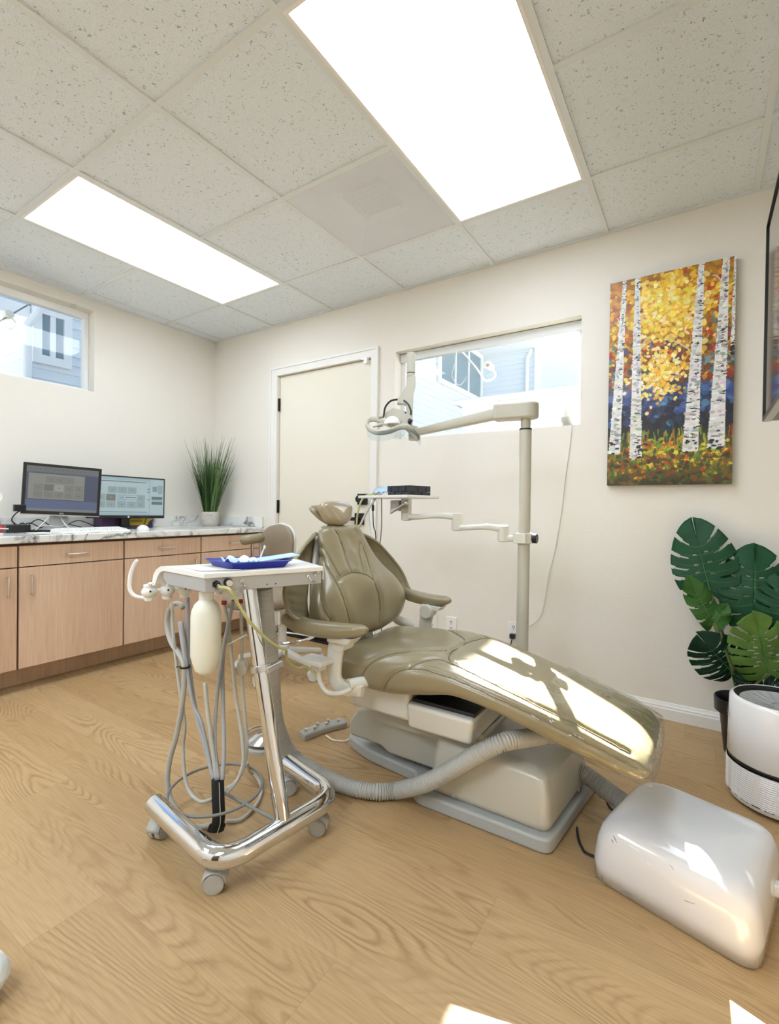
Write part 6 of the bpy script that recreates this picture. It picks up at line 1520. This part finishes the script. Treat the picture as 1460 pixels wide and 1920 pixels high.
b = MB(); b.prism_pts([Vector((xw-.2, yC-.55, ez_)), Vector((xr+.5, yC-.55, ez_)), Vector((xr+.5, yC+4, ez_)), Vector((xw-.2, yC+4, ez_))], [Vector((xw-.2, yC-.55, ez_+.16)), Vector((xr+.5, yC-.55, ez_+.16)), Vector((xr+.5, yC+4, ez_+.16)), Vector((xw-.2, yC+4, ez_+.16))]); b.build('eave', M['ext_trim'], ha, smooth=False)
b = MB(); b.box(xw, xe2, yC+.03, yC+4, 0, 5.2); b.box(xw-1.9, xw-.01, 1.6, yC+4, 0, 8.3); b.box(xw-.01, xw, yC+.03, yC+4, 5.2, 8.3); b.build('house_body', M['siding'], ha, smooth=False)  # unseen upper boxes added to block the sun
# white stucco wall in front of it
sw = at(1, 2.6, 866, 752); se = at(1, 2.6, 1110, 730)
ws = thing('garden_wall', 'bright white flat topped wall outside, close to the window behind the chair', 'wall', ((sw.x+se.x)/2, 2.8, 0))
zt2 = (sw.z+se.z)/2
box('wall_block', M['stucco'], (sw.x, se.x+1.5, 2.6, 3.1, 0, zt2-.03), ws, .01)
box('wall_cap', M['stucco'], (sw.x-.08, se.x+1.5, 2.54, 3.16, zt2-.03, zt2+.03), ws, .01)
pc_ = at(1, .14, 919, 688)
cm = thing('security_camera', 'small round white camera outside the window behind the chair', 'camera', (pc_.x, .34, pc_.z))
p = at(1, .42, 919, 688)
b = MB(); b.cyl(p-Vector((0, .05, 0)), p+Vector((0, .02, 0)), .022, seg=24); b.build('camera_body', M['ext_trim'], cm, bevel=.004)
b = MB(); b.cyl(p-Vector((0, .052, 0)), p-Vector((0, .049, 0)), .014, seg=18); b.build('camera_lens', M['hinge'], cm)
b = MB(); b.tube(spline([p, p+Vector((.02, .05, -.05)), p+Vector((-.03, .0, -.09)), p+Vector((-.02, -.2, -.05)), Vector((p.x-.1, .141, p.z+.06))], 6), .006, 8); b.build('camera_bracket', M['ext_trim'], cm)
# house seen through the high left window
hb = thing('siding_house', 'white siding house outside the high window over the monitors', 'house', (-4.5, 0, 0))
xb = -3.2; k_ = at(0, xb, 57, 640); yb0 = k_.y
siding('siding_wall', (xb, yb0), (xb, yb0+4), 0, 5.5, (1, 0, 0), hb)
siding('siding_wall', (xb-4, yb0), (xb, yb0), 0, 5.5, (0, -1, 0), hb)
wv = at(0, xb, 95, 634); ext_window(hb, (xb+.02, wv.y, wv.z), (0, 1, 0), (1, 0, 0), abs(at(0, xb, 118, 634).y-at(0, xb, 72, 634).y)*.9, at(0, xb, 95, 582).z-at(0, xb, 95, 688).z-.2)
gutter_pipe(hb, xb+.08, yb0-.06, 0, at(0, xb, 57, 575).z)
b = MB(); zE = at(0, xb, 40, 592).z; b.box(xb-4, xb+.0, yb0-.7, yb0, zE, zE+.15); b.build('eave', M['ext_trim'], hb, smooth=False)
b = MB(); b.box(xb-4, xb-.01, yb0+.01, yb0+4, 0, 5.5); b.build('house_body', M['siding'], hb, smooth=False)
wl0, wl1 = at(0, -1.2, -5, 605), at(0, -1.2, 52, 572)
b = MB(); b.tube([wl0, wl1], .006, 8); tagit(b.build('overhead_wire', M['cable_grey'], org=wl0), 'overhead wire outside the high left window', 'wire')
p = at(0, -1.2, 16, 590); b = MB(); b.cyl(p-Vector((.03, 0, 0)), p+Vector((.03, 0, 0)), .03, seg=18); b.tube(spline([p, p+Vector((0, -.03, -.06)), p+Vector((0, .0, -.12)), p+Vector((0, .05, -.06)), p], 6), .005, 6)
tagit(b.build('wire_insulator', M['paper'], org=p), 'round cream insulator on the wire outside the high left window', 'insulator')
b = MB(); b.box(-14, 16, -10, 18, -.35, -.10); o = b.build('ground_outside', M['concrete'], smooth=False); o['kind'] = 'structure'
